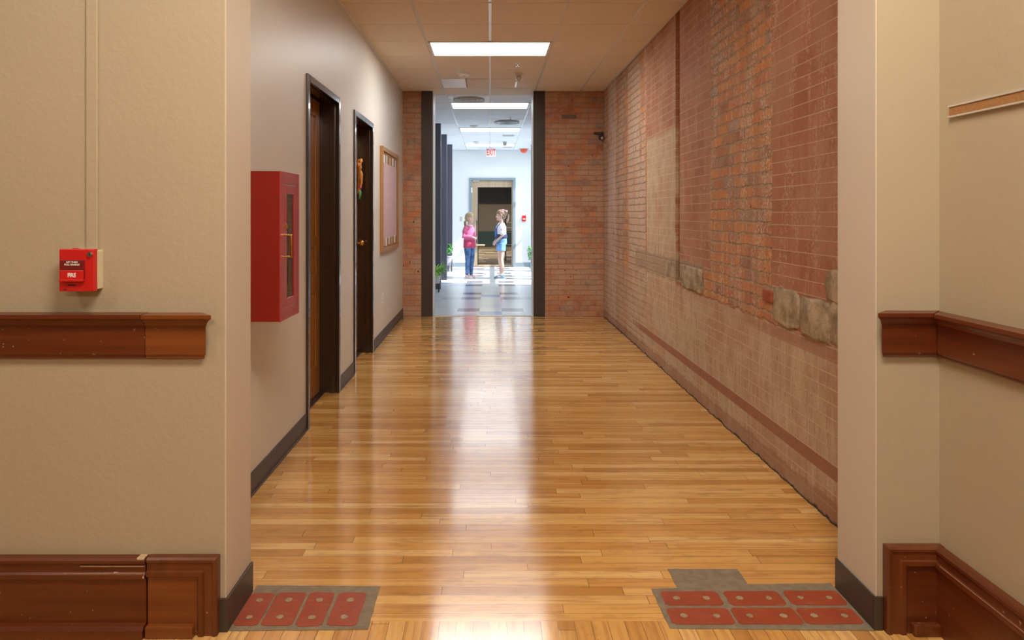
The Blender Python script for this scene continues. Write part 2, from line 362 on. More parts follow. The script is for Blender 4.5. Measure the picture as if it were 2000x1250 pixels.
# ------------------------------------------------------------------ mesh helpers
def link(o, parent=None):
    col.objects.link(o)
    if parent: o.parent = parent
    return o
def obj(name, bm, m, parent=None, smooth=False, bevel=0., autos=None, loc=None):
    bmesh.ops.recalc_face_normals(bm, faces=bm.faces[:])
    me = bpy.data.meshes.new(name); bm.to_mesh(me); bm.free()
    if m: me.materials.append(m)
    for p in me.polygons: p.use_smooth = smooth
    o = bpy.data.objects.new(name, me); link(o, parent)
    if loc is not None: o.location = loc
    if bevel:
        b = o.modifiers.new('bevel', 'BEVEL'); b.width = bevel; b.segments = 2; b.limit_method = 'ANGLE'; b.angle_limit = .6
    return o
def tag(o, label, cat, group=None):
    o['label'] = label; o['category'] = cat
    if group: o['group'] = group
    return o
def struct(o): o['kind'] = 'structure'; return o
def thing(name, label, cat, loc=(0, 0, 0), rz=0., group=None):
    o = bpy.data.objects.new(name, None); link(o); o.location = loc; o.rotation_euler = (0, 0, rz); o.empty_display_size = .1
    return tag(o, label, cat, group)
def sroot(name, loc=(0, 0, 0)):
    o = bpy.data.objects.new(name, None); link(o); o.location = loc; return struct(o)
def bx(bm, x0, x1, y0, y1, z0, z1):
    v = [bm.verts.new((x, y, z)) for x in (x0, x1) for y in (y0, y1) for z in (z0, z1)]
    for f in ((0, 1, 3, 2), (4, 6, 7, 5), (0, 4, 5, 1), (2, 3, 7, 6), (0, 2, 6, 4), (1, 5, 7, 3)): bm.faces.new([v[i] for i in f])
    return v
def nb(*boxes):
    bm = bmesh.new()
    for b in boxes: bx(bm, *b)
    return bm
def sweep(bm, prof, stations):
    """prof: closed list of (a,b). stations: functions (a,b)->xyz"""
    rings = [[bm.verts.new(s(a, b)) for a, b in prof] for s in stations]
    n = len(prof)
    for r0, r1 in zip(rings, rings[1:]):
        for i in range(n): bm.faces.new((r0[i], r0[(i+1) % n], r1[(i+1) % n], r1[i]))
    bm.faces.new(rings[0]); bm.faces.new(rings[-1][::-1])
def ring_pts(c, ax, rx, ry, n):
    ax = Vector(ax).normalized(); up = Vector((0, 0, 1)) if abs(ax.z) < .95 else Vector((0, -1, 0))
    a = ax.cross(up).normalized(); b = a.cross(ax).normalized()
    return [Vector(c)+a*(rx*math.cos(t))+b*(ry*math.sin(t)) for t in [2*PI*i/n for i in range(n)]]
def tube(bm, pts, rad, n=12, caps=True, flat=1.):
    """tapered limb along pts with rounded ends; closed"""
    pts = [Vector(p) for p in pts]
    if not isinstance(rad, (list, tuple)): rad = [rad]*len(pts)
    seq = []
    d0 = (pts[0]-pts[1]).normalized(); d1 = (pts[-1]-pts[-2]).normalized()
    if caps:
        for t in (.95, .75, .4): seq.append((pts[0]+d0*rad[0]*t*.9, rad[0]*math.sqrt(max(.02, 1-t*t)), -d0))
    for i, p in enumerate(pts):
        if i == 0: ax = -d0
        elif i == len(pts)-1: ax = d1
        else: ax = ((pts[i+1]-p).normalized()+(p-pts[i-1]).normalized()).normalized()
        seq.append((p, rad[i], ax))
    if caps:
        for t in (.4, .75, .95): seq.append((pts[-1]+d1*rad[-1]*t*.9, rad[-1]*math.sqrt(max(.02, 1-t*t)), d1))
    rings = [[bm.verts.new(q) for q in ring_pts(p, ax, r, r*flat, n)] for p, r, ax in seq]
    for r0, r1 in zip(rings, rings[1:]):
        for i in range(n): bm.faces.new((r0[i], r0[(i+1) % n], r1[(i+1) % n], r1[i]))
    bm.faces.new(rings[0]); bm.faces.new(rings[-1][::-1])
def stack(bm, rings, n=24):
    """rings of (cx,cy,z,rx,ry) bottom to top, closed"""
    rs = [[bm.verts.new((cx+rx*math.cos(2*PI*i/n), cy+ry*math.sin(2*PI*i/n), z)) for i in range(n)] for cx, cy, z, rx, ry in rings]
    for r0, r1 in zip(rs, rs[1:]):
        for i in range(n): bm.faces.new((r0[i], r0[(i+1) % n], r1[(i+1) % n], r1[i]))
    bm.faces.new(rs[0][::-1]); bm.faces.new(rs[-1])
def ell(bm, c, r, u=20, v=14, rot=None):
    m = Matrix.Translation(c) @ (rot or Matrix.Identity(4)) @ Matrix.Diagonal((*r, 1))
    return bmesh.ops.create_uvsphere(bm, u_segments=u, v_segments=v, radius=1, matrix=m)['verts']
def disc(bm, c, axis, r, h, n=20, r2=None):
    axis = Vector(axis).normalized(); q = Vector((0, 0, 1)).rotation_difference(axis).to_matrix().to_4x4()
    bmesh.ops.create_cone(bm, cap_ends=True, segments=n, radius1=r, radius2=(r if r2 is None else r2), depth=h, matrix=Matrix.Translation(Vector(c)+axis*h/2) @ q)
def text(name, s, size, loc, rot, m, parent, extrude=.0006, align='CENTER', sx=1., bold=0.):
    cu = bpy.data.curves.new(name, 'FONT'); cu.body = s; cu.size = size; cu.extrude = extrude; cu.align_x = align; cu.align_y = 'CENTER'; cu.offset = bold
    t = bpy.data.objects.new(name, cu); col.objects.link(t)
    dg = bpy.context.evaluated_depsgraph_get(); dg.update()
    me = bpy.data.meshes.new_from_object(t.evaluated_get(dg)); bpy.data.objects.remove(t); me.name = name
    me.materials.clear(); me.materials.append(m)
    o = bpy.data.objects.new(name, me); link(o, parent); o.location = loc; o.rotation_euler = rot; o.scale = (sx, 1, 1)
    return o
def dup(root, loc=None, rz=None, label=None):
    r = root.copy(); col.objects.link(r)
    if loc is not None: r.location = loc
    if rz is not None: r.rotation_euler = (0, 0, rz)
    if label: r['label'] = label
    for ch in list(root.children):
        c = ch.copy(); col.objects.link(c); c.parent = r
        for g in ch.children:
            d = g.copy(); col.objects.link(d); d.parent = c
    return r

# ------------------------------------------------------------------ dimensions
CH = 3.045                    # corridor ceiling
XL, XR = -1.18, 1.537         # corridor walls
YE = 9.34; YE2 = 9.62         # brick end wall with opening
YF = 18.0                     # far wall
YP = 2.30; YPB = 2.535        # left pier front/back
YQ = 2.31; YQB = 2.56; XQ = 1.292; XS = 1.502
XPL = -.882
ENTRY_H = 3.55

# ------------------------------------------------------------------ shell
struct(obj('floor', nb((-1.6, 1.8, 2.357, YE+.02, -.1, 0)), m_floor))
struct(obj('floor_entry', nb((-4.2, 1.8, -4.2, 2.357, -.1, 0)), m_floor2))
struct(obj('floor_hall', nb((-2.2, 2.0, YE+.02, YF+.12, -.1, 0.0)), m_vinyl))
struct(obj('floor_library', nb((-3, 3, YF+.12, 30.2, -.1, 0)), m_carpet))
struct(obj('trim_threshold', nb((-.76, .588, YE+.0, YE+.035, 0, .006)), m_alum))
# entry room
struct(obj('wall_entry_left', nb((-4.2, XPL-.0005, YP, YPB, 0, ENTRY_H)), m_entry))
struct(obj('wall_pier_left', nb((XPL-.0004, XPL+.004, YP, YPB, 0, CH), (-1.6, XPL, YPB, YPB+.004, 0, CH)), m_pier))
struct(obj('wall_pier_right', nb((XQ-.004, XQ+.0004, YQ-.0, YQB, 0, CH), (XQ, 1.8, YQB, YQB+.004, 0, CH)), m_pier))
struct(obj('wall_entry_right', nb((XQ+.0005, 1.85, YQ, YQB, 0, ENTRY_H)), m_entry))
struct(obj('wall_entry_header', nb((XPL, XQ, YP, YQB, CH, ENTRY_H)), m_entry))
struct(obj('wall_side', nb((XS, XS+.2, -4.2, YQ, 0, ENTRY_H)), m_entry))
struct(obj('wall_back', nb((-4.2, XS, -4.4, -4.2, 0, ENTRY_H)), m_entry))
struct(obj('wall_entry_far_left', nb((-4.4, -4.2, -4.2, YPB, 0, ENTRY_H)), m_entry))
struct(obj('ceiling_entry', nb((-4.4, 1.8, -4.4, YQB, ENTRY_H, ENTRY_H+.1)), m_entry))

# corridor left wall with two recessed doors
D1 = (4.43, 5.39); D2 = (5.97, 6.93); DH = 2.29
RW = XL-.32
struct(obj('wall_left', nb((RW, XL, YPB, D1[0], 0, CH), (RW, XL, D1[1], D2[0], 0, CH), (RW, XL, D2[1], YE, 0, CH),
     (RW, XL, D1[0], D1[1], DH, CH), (RW, XL, D2[0], D2[1], DH, CH), (RW-.1, RW, YPB, YE, 0, CH)), m_corr))
# corridor right wall: old brick, with a vertical chase
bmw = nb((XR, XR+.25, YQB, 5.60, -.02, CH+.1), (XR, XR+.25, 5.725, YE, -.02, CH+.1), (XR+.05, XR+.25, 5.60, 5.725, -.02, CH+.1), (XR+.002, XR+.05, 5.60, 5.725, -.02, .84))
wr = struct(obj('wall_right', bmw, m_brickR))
def stone(parent, y0, y1, z0, z1, d, seed):
    bm = bmesh.new(); bmesh.ops.create_cube(bm, size=2); bmesh.ops.subdivide_edges(bm, edges=bm.edges[:], cuts=14, use_grid_fill=True)
    rr = random.Random(seed); o = Vector((rr.random()*50, rr.random()*50, 0))
    for v in bm.verts:
        p = v.co.copy(); s = max(abs(p.x), abs(p.y), abs(p.z))
        p = p.lerp(p.normalized()*1.15, .38)
        nn = mnoise.fractal(p*1.6+o, .9, 2.1, 5); p += p.normalized()*nn*.15
        v.co = Vector((XR+.03-(p.x*-1)*d if False else XR+.02+p.x*d, (y0+y1)/2+p.y*(y1-y0)/2, (z0+z1)/2+p.z*(z1-z0)/2))
    return obj('stone', bm, m_stone, parent, smooth=True)
for i, s in enumerate(((2.80, 3.12, .80, 1.01, .034), (3.12, 3.40, .79, .99, .038), (3.41, 3.74, .80, 1.0, .034), (2.82, 3.16, .99, 1.14, .035),
                       (4.97, 5.54, .80, .985, .035), (5.76, 6.05, .84, .99, .022), (6.06, 6.5, .86, 1.0, .016), (4.4, 4.78, .90, .965, .008))):
    stone(wr, *s, i)
# broken brick stub by the stones
bm = nb((XR-.018, XR+.05, 3.74, 3.86, .905, .965)); o = obj('broken_brick', bm, M('broken_brick_face', (.34, .075, .03), .8, var=.3, vscale=30), wr, bevel=.006)
# end wall: brick with central opening framed by dark posts
XO0, XO1 = -.775, .588
we = struct(obj('wall_end', nb((RW, -.925, YE, YE2, -.02, CH+.1), (.742, XR+.25, YE, YE2, -.02, CH+.1)), m_brickE))
for nm, x0, x1, lab in (('trim_post', -.927, XO0, 'l'), ('trim_post', XO1, .742, 'r')):
    o = struct(obj(nm, nb((x0, x1, YE-.012, YE2+.03, 0, CH)), m_post, bevel=.003))
    xa, xb = (x1, x1+.006) if lab == 'l' else (x0-.006, x0)
    obj('painted_reveal', nb((xa, xb, YE+.03, YE2+.1, 0, CH)), m_hall, o)
    obj('head_bracket', nb((min(xa, xb)-.012, max(xa, xb)+.012, YE+.0, YE+.16, CH-.055, CH-.002)), m_white, o)
# dark odd brick in the end wall
obj('dark_brick', nb((.97, 1.17, YE-.006, YE+.05, 2.67, 2.725)), M('burnt_brick', (.17, .12, .09), .8, var=.3, vscale=60), we, bevel=.004)

# far hall
HXL, HXR = -1.36, 1.36
struct(obj('wall_hall_left', nb((HXL-.2, HXL, YE2, YF, 0, CH)), m_hall))
COLS = (10.75, 12.75, 14.52, 16.62)
WIN = [(13.32, 14.40), (14.66, 16.50), (16.76, 17.90)]
wb = [(HXR, HXR+.12, YE2, YF, 0, .30), (HXR, HXR+.12, YE2, YF, 2.80, CH)]
edges = [YE2]+[v for p_ in WIN for v in p_]+[YF]
for a, b in zip(edges[0::2], edges[1::2]): wb.append((HXR, HXR+.12, a, b, .30, 2.80))
struct(obj('wall_hall_right', nb(*wb), m_hall))
for i, (a, b) in enumerate(WIN):
    fr = bmesh.new()
    for z0, z1 in ((.30, .35), (2.75, 2.80), (2.28, 2.36), (1.2, 1.26)): bx(fr, HXR+.03, HXR+.09, a, b, z0, z1)
    mid = (a+b)/2
    for y0, y1 in ((a, a+.04), (b-.04, b), (mid-.03, mid+.03)): bx(fr, HXR+.03, HXR+.09, y0, y1, .30, 2.80)
    wo = struct(obj('window_%d' % (i+1), fr, m_greyframe)); obj('pane', nb((HXR+.058, HXR+.062, a, b, .3, 2.8)), m_glass, wo)
for i, y in enumerate(COLS):
    struct(obj('trim_column_left', nb((HXL+.0, -.905, y-.06, y+.06, 0, CH)), m_col))
    struct(obj('trim_column_right', nb((.985, HXR, y-.06, y+.06, 0, CH)), m_col))
# far wall with doorway
FD = (-.545, .665, 2.32)
struct(obj('wall_far', nb((-3, FD[0], YF, YF+.15, 0, CH+.1), (FD[1], 3, YF, YF+.15, 0, CH+.1), (FD[0], FD[1], YF, YF+.15, FD[2], CH+.1)), m_hall))
struct(obj('baseboard_far', nb((HXL, FD[0], YF-.012, YF, 0, .11), (FD[1], HXR, YF-.012, YF, 0, .11)), m_greyframe))
dr = sroot('door_3', (FD[0], YF, 0))
def rel(o, root): o.location = -root.location; return o
rel(obj('door_frame', nb((FD[0], FD[0]+.07, YF-.03, YF+.15, 0, FD[2]), (FD[1]-.07, FD[1], YF-.03, YF+.15, 0, FD[2]), (FD[0]+.07, FD[1]-.07, YF-.029, YF+.149, FD[2]-.06, FD[2]-.001)), m_greyframe, dr, bevel=.003), dr)
lx0, lx1, lz = FD[0]+.07, FD[1]-.07, FD[2]-.06
lf = rel(obj('door_leaf', nb((lx0, lx0+.16, YF+.05, YF+.095, .01, lz), (lx1-.03, lx1, YF+.05, YF+.095, .01, lz), (lx0+.16, lx1-.03, YF+.051, YF+.094, lz-.19, lz-.001), (lx0+.16, lx1-.03, YF+.051, YF+.094, .011, .05)), m_tan, dr, bevel=.003), dr)
def sub(o): o.location = (0, 0, 0); return o
sub(obj('glass_pane', nb((lx0+.16, lx1-.03, YF+.07, YF+.076, .05, lz-.19)), m_glassdim, lf))
sub(obj('glazing_bead', nb((lx0+.155, lx0+.175, YF+.045, YF+.1, .05, lz-.185), (lx0+.16, lx1-.03, YF+.045, YF+.1, lz-.20, lz-.185)), m_black, lf))
bm = bmesh.new(); tube(bm, [(lx0+.13, YF-.02, .62), (lx0+.13, YF-.02, 1.2)], .012); tube(bm, [(lx0+.13, YF-.02, .62), (lx0+.13, YF+.06, .62)], .009); tube(bm, [(lx0+.13, YF-.02, 1.2), (lx0+.13, YF+.06, 1.2)], .009)
sub(obj('pull_handle', bm, m_dark, lf, smooth=True))
bm = bmesh.new(); bx(bm, lx0+.12, lx0+.34, YF-.0, YF+.04, .545, .585); sub(obj('push_bar', bm, m_tan, lf, bevel=.006))
rel(obj('hinge', nb((FD[0]+.055, FD[0]+.085, YF-.036, YF+.05, 1.93, 2.06)), m_white, dr, bevel=.003), dr)
rel(obj('door_closer', nb((lx0+.02, lx0+.2, YF+.0, YF+.05, lz-.035, lz-.005)), m_alum, dr, bevel=.004), dr)
# library room beyond the door
m_beige = plaster('library_paint', (.47, .39, .31), .7, .05); m_teal = M('teal_panel', (.085, .15, .16), .6); m_darkp = M('dark_board', (.03, .028, .04), .5)
struct(obj('wall_library_end', nb((-3, 3, 30, 30.2, 0, 3.1)), m_beige))
struct(obj('wall_library_left', nb((-3.1, -3, YF+.15, 30.2, 0, 3.1)), m_beige)); struct(obj('wall_library_right', nb((3, 3.1, YF+.15, 30.2, 0, 3.1)), m_beige))
struct(obj('ceiling_library', nb((-3.1, 3.1, YF+.15, 30.2, 3.1, 3.2)), m_darkp))
o = obj('wainscot_panel', nb((-1.5, 1.5, 29.86, 29.97, 0, .62)), m_teal); tag(o, 'teal low wall panel at the back of the room seen through the far door', 'wall panel')
bm = nb((-1.6, 1.6, 29.87, 29.97, 1.82, 3.05))
for k in range(5): bx(bm, -1.6, 1.6, 29.85, 29.87, 1.95+k*.2, 1.965+k*.2)
o = obj('dark_board', bm, m_darkp); tag(o, 'dark slatted board high on the far room wall above the beige band', 'board')
sh = thing('shelf_rack', 'white-shelved dark rack just inside the far doorway, behind the child in denim shorts', 'shelf', (.46, 20.2, 0))
for sx in (0, .42):
    for sy in (0, .3): obj('post', nb((sx-.015, sx+.015, sy-.015, sy+.015, 0, 1.35)), m_black, sh)
for zz in (.1, .45, .80, .955, 1.11): obj('shelf', nb((0, .42, 0, .3, zz, zz+.022)), m_white if zz > .9 else m_dark, sh)

# ------------------------------------------------------------------ ceiling (tiles stand below the tee grid)
G = .6096; GY0 = 6.65
lights_y = [-99, 6.65, 6.65+6*G, 6.65+11*G, 6.65+16*G]
diffs = {(-1, 9.698): 1, (0, 6.65+9*G): 1}
ct = bmesh.new(); ch_ = bmesh.new(); cg = bmesh.new()
xs_cells = [(XL, -G), (-G, 0), (0, G), (G, 2*G), (2*G, XR)]
hall_cells = [(HXL, -2*G), (-2*G, -G), (-G, 0), (0, G), (G, 2*G), (2*G, HXR)]
k0 = int(math.floor((YQB-GY0)/G)); k1 = int(math.ceil((YF-GY0)/G))
for k in range(k0, k1):
    ya, yb = GY0+k*G, GY0+(k+1)*G
    for (ya2, yb2, cells, lo, hi) in ((max(ya, YQB+.005), min(yb, YE2), xs_cells, XL, XR), (max(ya, YE2), min(yb, YF), hall_cells, HXL, HXR)):
        if yb2-ya2 < .02: continue
        for a, b in cells:
            is_l = any(abs(ya-l) < .02 for l in lights_y) and (abs(a+G) < .01 or abs(a) < .01)
            is_d = any(abs(ya-dy) < .02 and abs(a-dc*G) < .01 for dc, dy in diffs)
            if is_l or is_d: continue
            g = .012
            parts = [(a, b)]
            if abs(ya-(6.65+3*G)) < .02 and abs(a+G) < .01: parts = [(a+.305, b)]
            if abs(ya-(6.65+3*G)) < .02 and abs(a) < .01: parts = [(a, .335), (.335, b)]
            for pa, pb in parts:
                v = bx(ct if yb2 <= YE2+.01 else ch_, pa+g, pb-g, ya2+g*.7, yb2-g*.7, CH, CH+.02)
# grid tees
def tee(x0, x1, y0, y1): bx(cg, x0, x1, y0, y1, CH+.003, CH+.03)
for xg in (-G, 0, G, 2*G): tee(xg-.013, xg+.013, YQB, YE2)
for xg in (-2*G, -G, 0, G, 2*G): tee(xg-.013, xg+.013, YE2, YF)
tee(.335-.013, .335+.013, 6.65+3*G, 6.65+4*G)
for k in range(k0, k1+1):
    y = GY0+k*G
    if YQB < y < YF: lo, hi = (XL, XR) if y < YE2 else (HXL, HXR); tee(lo, hi, y-.013, y+.013)
bx(cg, XL, XL+.02, YQB, YE, CH-.004, CH+.03); bx(cg, XR-.02, XR, YQB, YE, CH-.002, CH+.03)
slab = nb((RW, XR+.3, YPB, YE2, CH+.03, CH+.12), (HXL-.2, HXR+.2, YE2, YF+.1, CH+.03, CH+.12))
ce = struct(obj('ceiling', slab, m_tile)); obj('ceiling_tiles', ct, m_tile, ce, bevel=.003); obj('hall_ceiling_tiles', ch_, m_tile_daylit, ce, bevel=.003); obj('tee_grid', cg, m_tee, ce)

def fixture(y, label, mat):
    t = thing('ceiling_light', label, 'ceiling light', (0, y+G/2, CH), 0, 'recessed fluorescent ceiling lights')
    a, b = 2*G/2-.012, G/2-.012
    bm = nb((-a, a, -b, -b+.022, -.006, .02), (-a, a, b-.022, b, -.006, .02), (-a, -a+.022, -b, b, -.006, .02), (a-.022, a, -b, b, -.006, .02))
    obj('frame', bm, m_white, t, bevel=.002)
    obj('diffuser', nb((-a+.022, a-.022, -b+.022, b-.022, .002, .012)), mat, t)
    return t
fixture(lights_y[1], 'large bright recessed ceiling light over the wood-floored corridor', m_lamp)
fixture(lights_y[2], 'bright recessed ceiling light just past the dark posts, first in the white hall', m_lampH)
fixture(lights_y[3], 'middle recessed ceiling light of the white hall, between its two neighbours', m_lampH)
fixture(lights_y[4], 'smallest recessed ceiling light, nearest to the EXIT sign', m_lampH)

def diffuser(x, y, label):
    t = thing('air_diffuser', label, 'air vent', (x, y, CH), 0, 'square ceiling air vents')
    a = G/2-.012
    obj('plate', nb((-a, a, -a, a, -.002, .015)), m_white, t, bevel=.002)
    for i, r in enumerate((.22, .165, .11, .055)):
        bm = bmesh.new()
        for k in range(24):
            t0, t1 = 2*PI*k/24, 2*PI*(k+1)/24
            v = [bm.verts.new((rr*math.cos(tt), rr*math.sin(tt), zz)) for tt in (t0, t1) for rr, zz in ((r-.006, -.003), (r, -.003), (r+.012, -.024), (r+.006, -.024))]
            for q_ in ((0, 1, 5, 4), (1, 2, 6, 5), (2, 3, 7, 6), (3, 0, 4, 7)): bm.faces.new([v[j] for j in q_])
        bmesh.ops.remove_doubles(bm, verts=bm.verts[:], dist=1e-5)
        obj('louver', bm, m_alum if i % 2 else M('vent_grey', (.55, .57, .6), .5), t)
diffuser(-G/2, 9.698+G/2, 'square louvred ceiling air vent right behind the dark left post')
diffuser(G/2, 6.65+9*G+G/2, 'square louvred ceiling air vent farther in the hall, right of the centre line')
def vent_slot(x, y, label):
    t = thing('return_grille', label, 'air vent', (x, y, CH))
    obj('rim', nb((-.14, .14, -.14, .14, -.006, 0)), m_white, t, bevel=.002)
    bm = nb(*[(-.12, .12, -.12+k*.04, -.10+k*.04, -.010, -.006) for k in range(6)]); obj('grille', bm, m_alum, t)
vent_slot(.39, 14.65, 'small grey ceiling grille between the two farthest hall lights'); vent_slot(.44, 17.2, 'small ceiling grille right of the EXIT sign')
o = obj('access_panel', nb((-G+.004, -G+.305, 6.65+3*G+.01, 6.65+4*G-.01, CH-.004, CH+.01)), m_white, bevel=.002)
tag(o, 'narrow glossy white ceiling panel above the left end of the brick opening', 'ceiling panel')
def smoke(x, y, label, s=1.):
    t = thing('smoke_detector', label, 'smoke detector', (x, y, CH), 0, 'round ceiling detectors'); t.scale = (s, s, s)
    bm = bmesh.new(); stack(bm, [(0, 0, -.012, .095, .095), (0, 0, 0, .098, .098)], 32); obj('base_ring', bm, m_white, t, smooth=False)
    bm = bmesh.new(); stack(bm, [(0, 0, -.042, .05, .05), (0, 0, -.038, .066, .066), (0, 0, -.022, .08, .08), (0, 0, -.012, .085, .085)], 32); obj('cap', bm, m_white, t, smooth=True)
    bm = bmesh.new(); stack(bm, [(0, 0, -.046, .018, .018), (0, 0, -.041, .02, .02)], 16); obj('sensor', bm, M('detector_grey', (.45, .45, .45), .5), t)
smoke(-.305, 8.12, 'round white detector on the ceiling between the corridor light and the brick opening', .95)
smoke(-.30, 13.0, 'round ceiling detector in front of the middle hall light', .9); smoke(-.3, 15.9, 'round ceiling detector nearest to the EXIT sign, left of it', .9)
def sprinkler(x, y, label):
    t = thing('sprinkler_head', label, 'sprinkler', (x, y, CH), 0, 'ceiling sprinkler heads')
    bm = bmesh.new(); stack(bm, [(0, 0, -.006, .03, .03), (0, 0, 0, .038, .038)], 24); obj('escutcheon', bm, m_white, t)
    bm = bmesh.new(); tube(bm, [(0, 0, -.004), (0, 0, -.03)], .008, 10); tube(bm, [(-.012, 0, -.02), (-.012, 0, -.045)], .003, 6); tube(bm, [(.012, 0, -.02), (.012, 0, -.045)], .003, 6); obj('stem', bm, m_chrome, t, smooth=True)
    bm = bmesh.new(); stack(bm, [(0, 0, -.05, .016, .016), (0, 0, -.047, .016, .016)], 16); obj('deflector', bm, m_dark, t)
sprinkler(.304, 7.6, 'ceiling sprinkler head just behind the corridor light'); sprinkler(.35, 11.85, 'ceiling sprinkler head in the white hall')
def motion(x, y, label):
    t = thing('motion_sensor', label, 'sensor', (x, y, CH), 0, 'box shaped ceiling sensors')
    obj('mount', nb((-.05, .05, -.03, .03, -.03, 0)), m_white, t, bevel=.004)
    obj('body', nb((-.042, .042, -.05, .035, -.095, -.03)), m_cream, t, bevel=.008)
    bm = bmesh.new(); disc(bm, (0, -.05, -.07), (0, -1, -.4), .03, .014, 20, .02); obj('lens', bm, M('sensor_lens', (.35, .33, .3), .2), t)
motion(.337, 8.15, 'cream box sensor hanging from the corridor ceiling, right of the round detector'); motion(.34, 15.9, 'small box sensor on the hall ceiling near the farthest light')

# EXIT sign, alarm, pull station and switch on the far wall
t = thing('exit_sign', 'white EXIT sign with red letters hanging from the hall ceiling before the far wall', 'exit sign', (.025, 17.45, CH))
obj('canopy', nb((-.07, .07, -.03, .03, -.02, 0)), m_white, t, bevel=.004)
obj('housing', nb((-.125, .125, -.022, .022, -.225, -.02)), m_alum, t, bevel=.006)
text('lettering', 'EXIT', .215, (0, -.0235, -.122), (PI/2, 0, 0), M('exit_red', (.75, .02, .03), .5, emit=(1, .03, .04), es=.12, var=0), t, sx=.50, bold=.004)
t = thing('alarm_strobe', 'orange-red domed alarm on the hall ceiling right of the EXIT sign', 'fire alarm', (.862, 17.6, CH))
obj('base', nb((-.12, .12, -.06, .06, -.02, 0)), m_alum, t, bevel=.004)
bm = bmesh.new(); stack(bm, [(0, 0, -.115, .03, .03), (0, 0, -.10, .06, .055), (0, 0, -.07, .085, .07), (0, 0, -.02, .095, .075)], 24); obj('dome', bm, M('orange_red_dome', (.75, .10, .05), .35, emit=(.9, .1, .05), es=.15), t, smooth=True)
t = thing('pull_station', 'small red pull station on the far white wall right of the door', 'fire alarm', (.885, YF, 1.26))
obj('housing', nb((-.05, .05, -.04, 0, -.075, .075)), m_red2, t, bevel=.006); obj('handle', nb((-.032, .032, -.052, -.04, -.03, .0)), m_letter, t, bevel=.004)
t = thing('light_switch', 'grey light switch plate on the far wall left of the door', 'light switch', (-.755, YF, 1.25))
obj('plate', nb((-.035, .035, -.008, 0, -.058, .058)), m_alum, t, bevel=.002); obj('toggle', nb((-.006, .006, -.02, -.008, -.012, .012)), m_white, t, bevel=.001)

# ------------------------------------------------------------------ corridor doors
def side_door(n, y0, y1, leafm, near_panels=True):
    r = sroot('door_%d' % n, (XL, y0, 0))
    W = y1-y0; f = .05; d = .145
    prof = []
    bm = bmesh.new()
    for (a, b, z0, z1) in ((0, f, 0, DH), (W-f, W, 0, DH), (f, W-f, DH-f, DH)):
        bx(bm, -.005, .016, a, b, z0, z1)
    obj('casing', bm, m_frame, r, bevel=.004)
    bm = bmesh.new()
    bx(bm, -.30, .0, f*.35, f*.6, 0, DH-f*.6); bx(bm, -.30, .0, W-f*.6, W-f*.35, 0, DH-f*.6); bx(bm, -.30, .0, f*.35, W-f*.35, DH-f*.6, DH-f*.35)
    bx(bm, -.06, -.02, f*.6, f*.6+.016, 0, DH-f*.6); bx(bm, -.06, -.02, W-f*.6-.016, W-f*.6, 0, DH-f*.6); bx(bm, -.06, -.02, f*.6, W-f*.6, DH-f*.6-.016, DH-f*.6)
    bx(bm, -.16, -.13, f*.6, f*.6+.016, 0, DH-f*.6); bx(bm, -.16, -.13, f*.6, W-f*.6, DH-f*.6-.016, DH-f*.6)
    obj('jamb', bm, m_frame, r, bevel=.003)
    a0, a1 = f*.6+.004, W-f*.6-.004; top = DH-f*.6-.004
    bm = bmesh.new()
    st = .115
    bx(bm, -.185, -.150, a0, a1, .012, top)
    leaf = obj('door_leaf', bm, leafm, r, bevel=.002)
    rails = [(.012, .24), (.80, .93), (1.14, 1.22), (top-.13, top)]
    bm = bmesh.new()
    for z0, z1 in rails: bx(bm, -.150, -.140, a0, a1, z0, z1)
    for q0, q1 in ((a0, a0+st), (a1-st, a1), ((a0+a1)/2-.05, (a0+a1)/2+.05)): bx(bm, -.150, -.1402, q0, q1, .012, top)
    obj('raised_frame', bm, leafm, leaf, bevel=.004)
    bm = bmesh.new()
    for (z0, _), (z1, _) in ((rails[0], rails[1]), (rails[2], rails[3])): pass
    for i in range(3):
        z0 = rails[i][1]+.02; z1 = rails[i+1][0]-.02
        for q0, q1 in ((a0+st+.02, (a0+a1)/2-.07), ((a0+a1)/2+.07, a1-st-.02)): bx(bm, -.150, -.143, q0, q1, z0, z1)
    obj('raised_panel', bm, leafm, leaf, bevel=.006)
    obj('threshold', nb((-.22, -.10, a0, a1, 0, .01)), m_dark, r)
    return r, leaf, a0, a1
r1, leaf1, a0, a1 = side_door(1, D1[0], D1[1], m_door)
r2, leaf2, a0, a1 = side_door(2, D2[0], D2[1], m_door)
for lf_, yk in ((leaf1, a0+.07), (leaf2, a1-.10)):
    bm = bmesh.new(); disc(bm, (-.140, yk, 1.10), (1, 0, 0), .032, .008, 20); tube(bm, [(-.135, yk, 1.10), (-.09, yk, 1.10)], .010, 12)
    ell(bm, (-.078, yk, 1.10), (.022, .028, .028), 16, 10); obj('door_knob', bm, m_brass, lf_, smooth=True)
# raffia hanging on the second door
ry = D2[0]+a1-.14
t = thing('raffia_swag', 'orange raffia swag with pink bow and green leaves hanging on the second door', 'door decoration', (XL-.112, ry, 1.72))
m_raf = M('orange_raffia', (.62, .27, .06), .7, var=.25, vscale=30); m_pinkb = M('pink_ribbon', (.6, .05, .2), .6); m_grn = M('green_silk_leaf', (.07, .26, .08), .6, var=.2)
bm = bmesh.new(); rr = random.Random(3)
for k in range(34):
    a = rr.uniform(-.045, .045); b = rr.uniform(-.02, .03); e = rr.uniform(-.02, .12)
    tube(bm, [(b*.4, a*.3, .17-rr.random()*.02), (b+.012, a, .06), (b+rr.uniform(0, .02), a*1.1, -.03), (b*.5, a*1.2, -.10-e*.3)], [.004, .006, .005, .003], 5)
for k in range(9): ell(bm, (rr.uniform(0, .03), rr.uniform(-.03, .03), rr.uniform(.12, .19)), (.016, .02, .022), 8, 6)
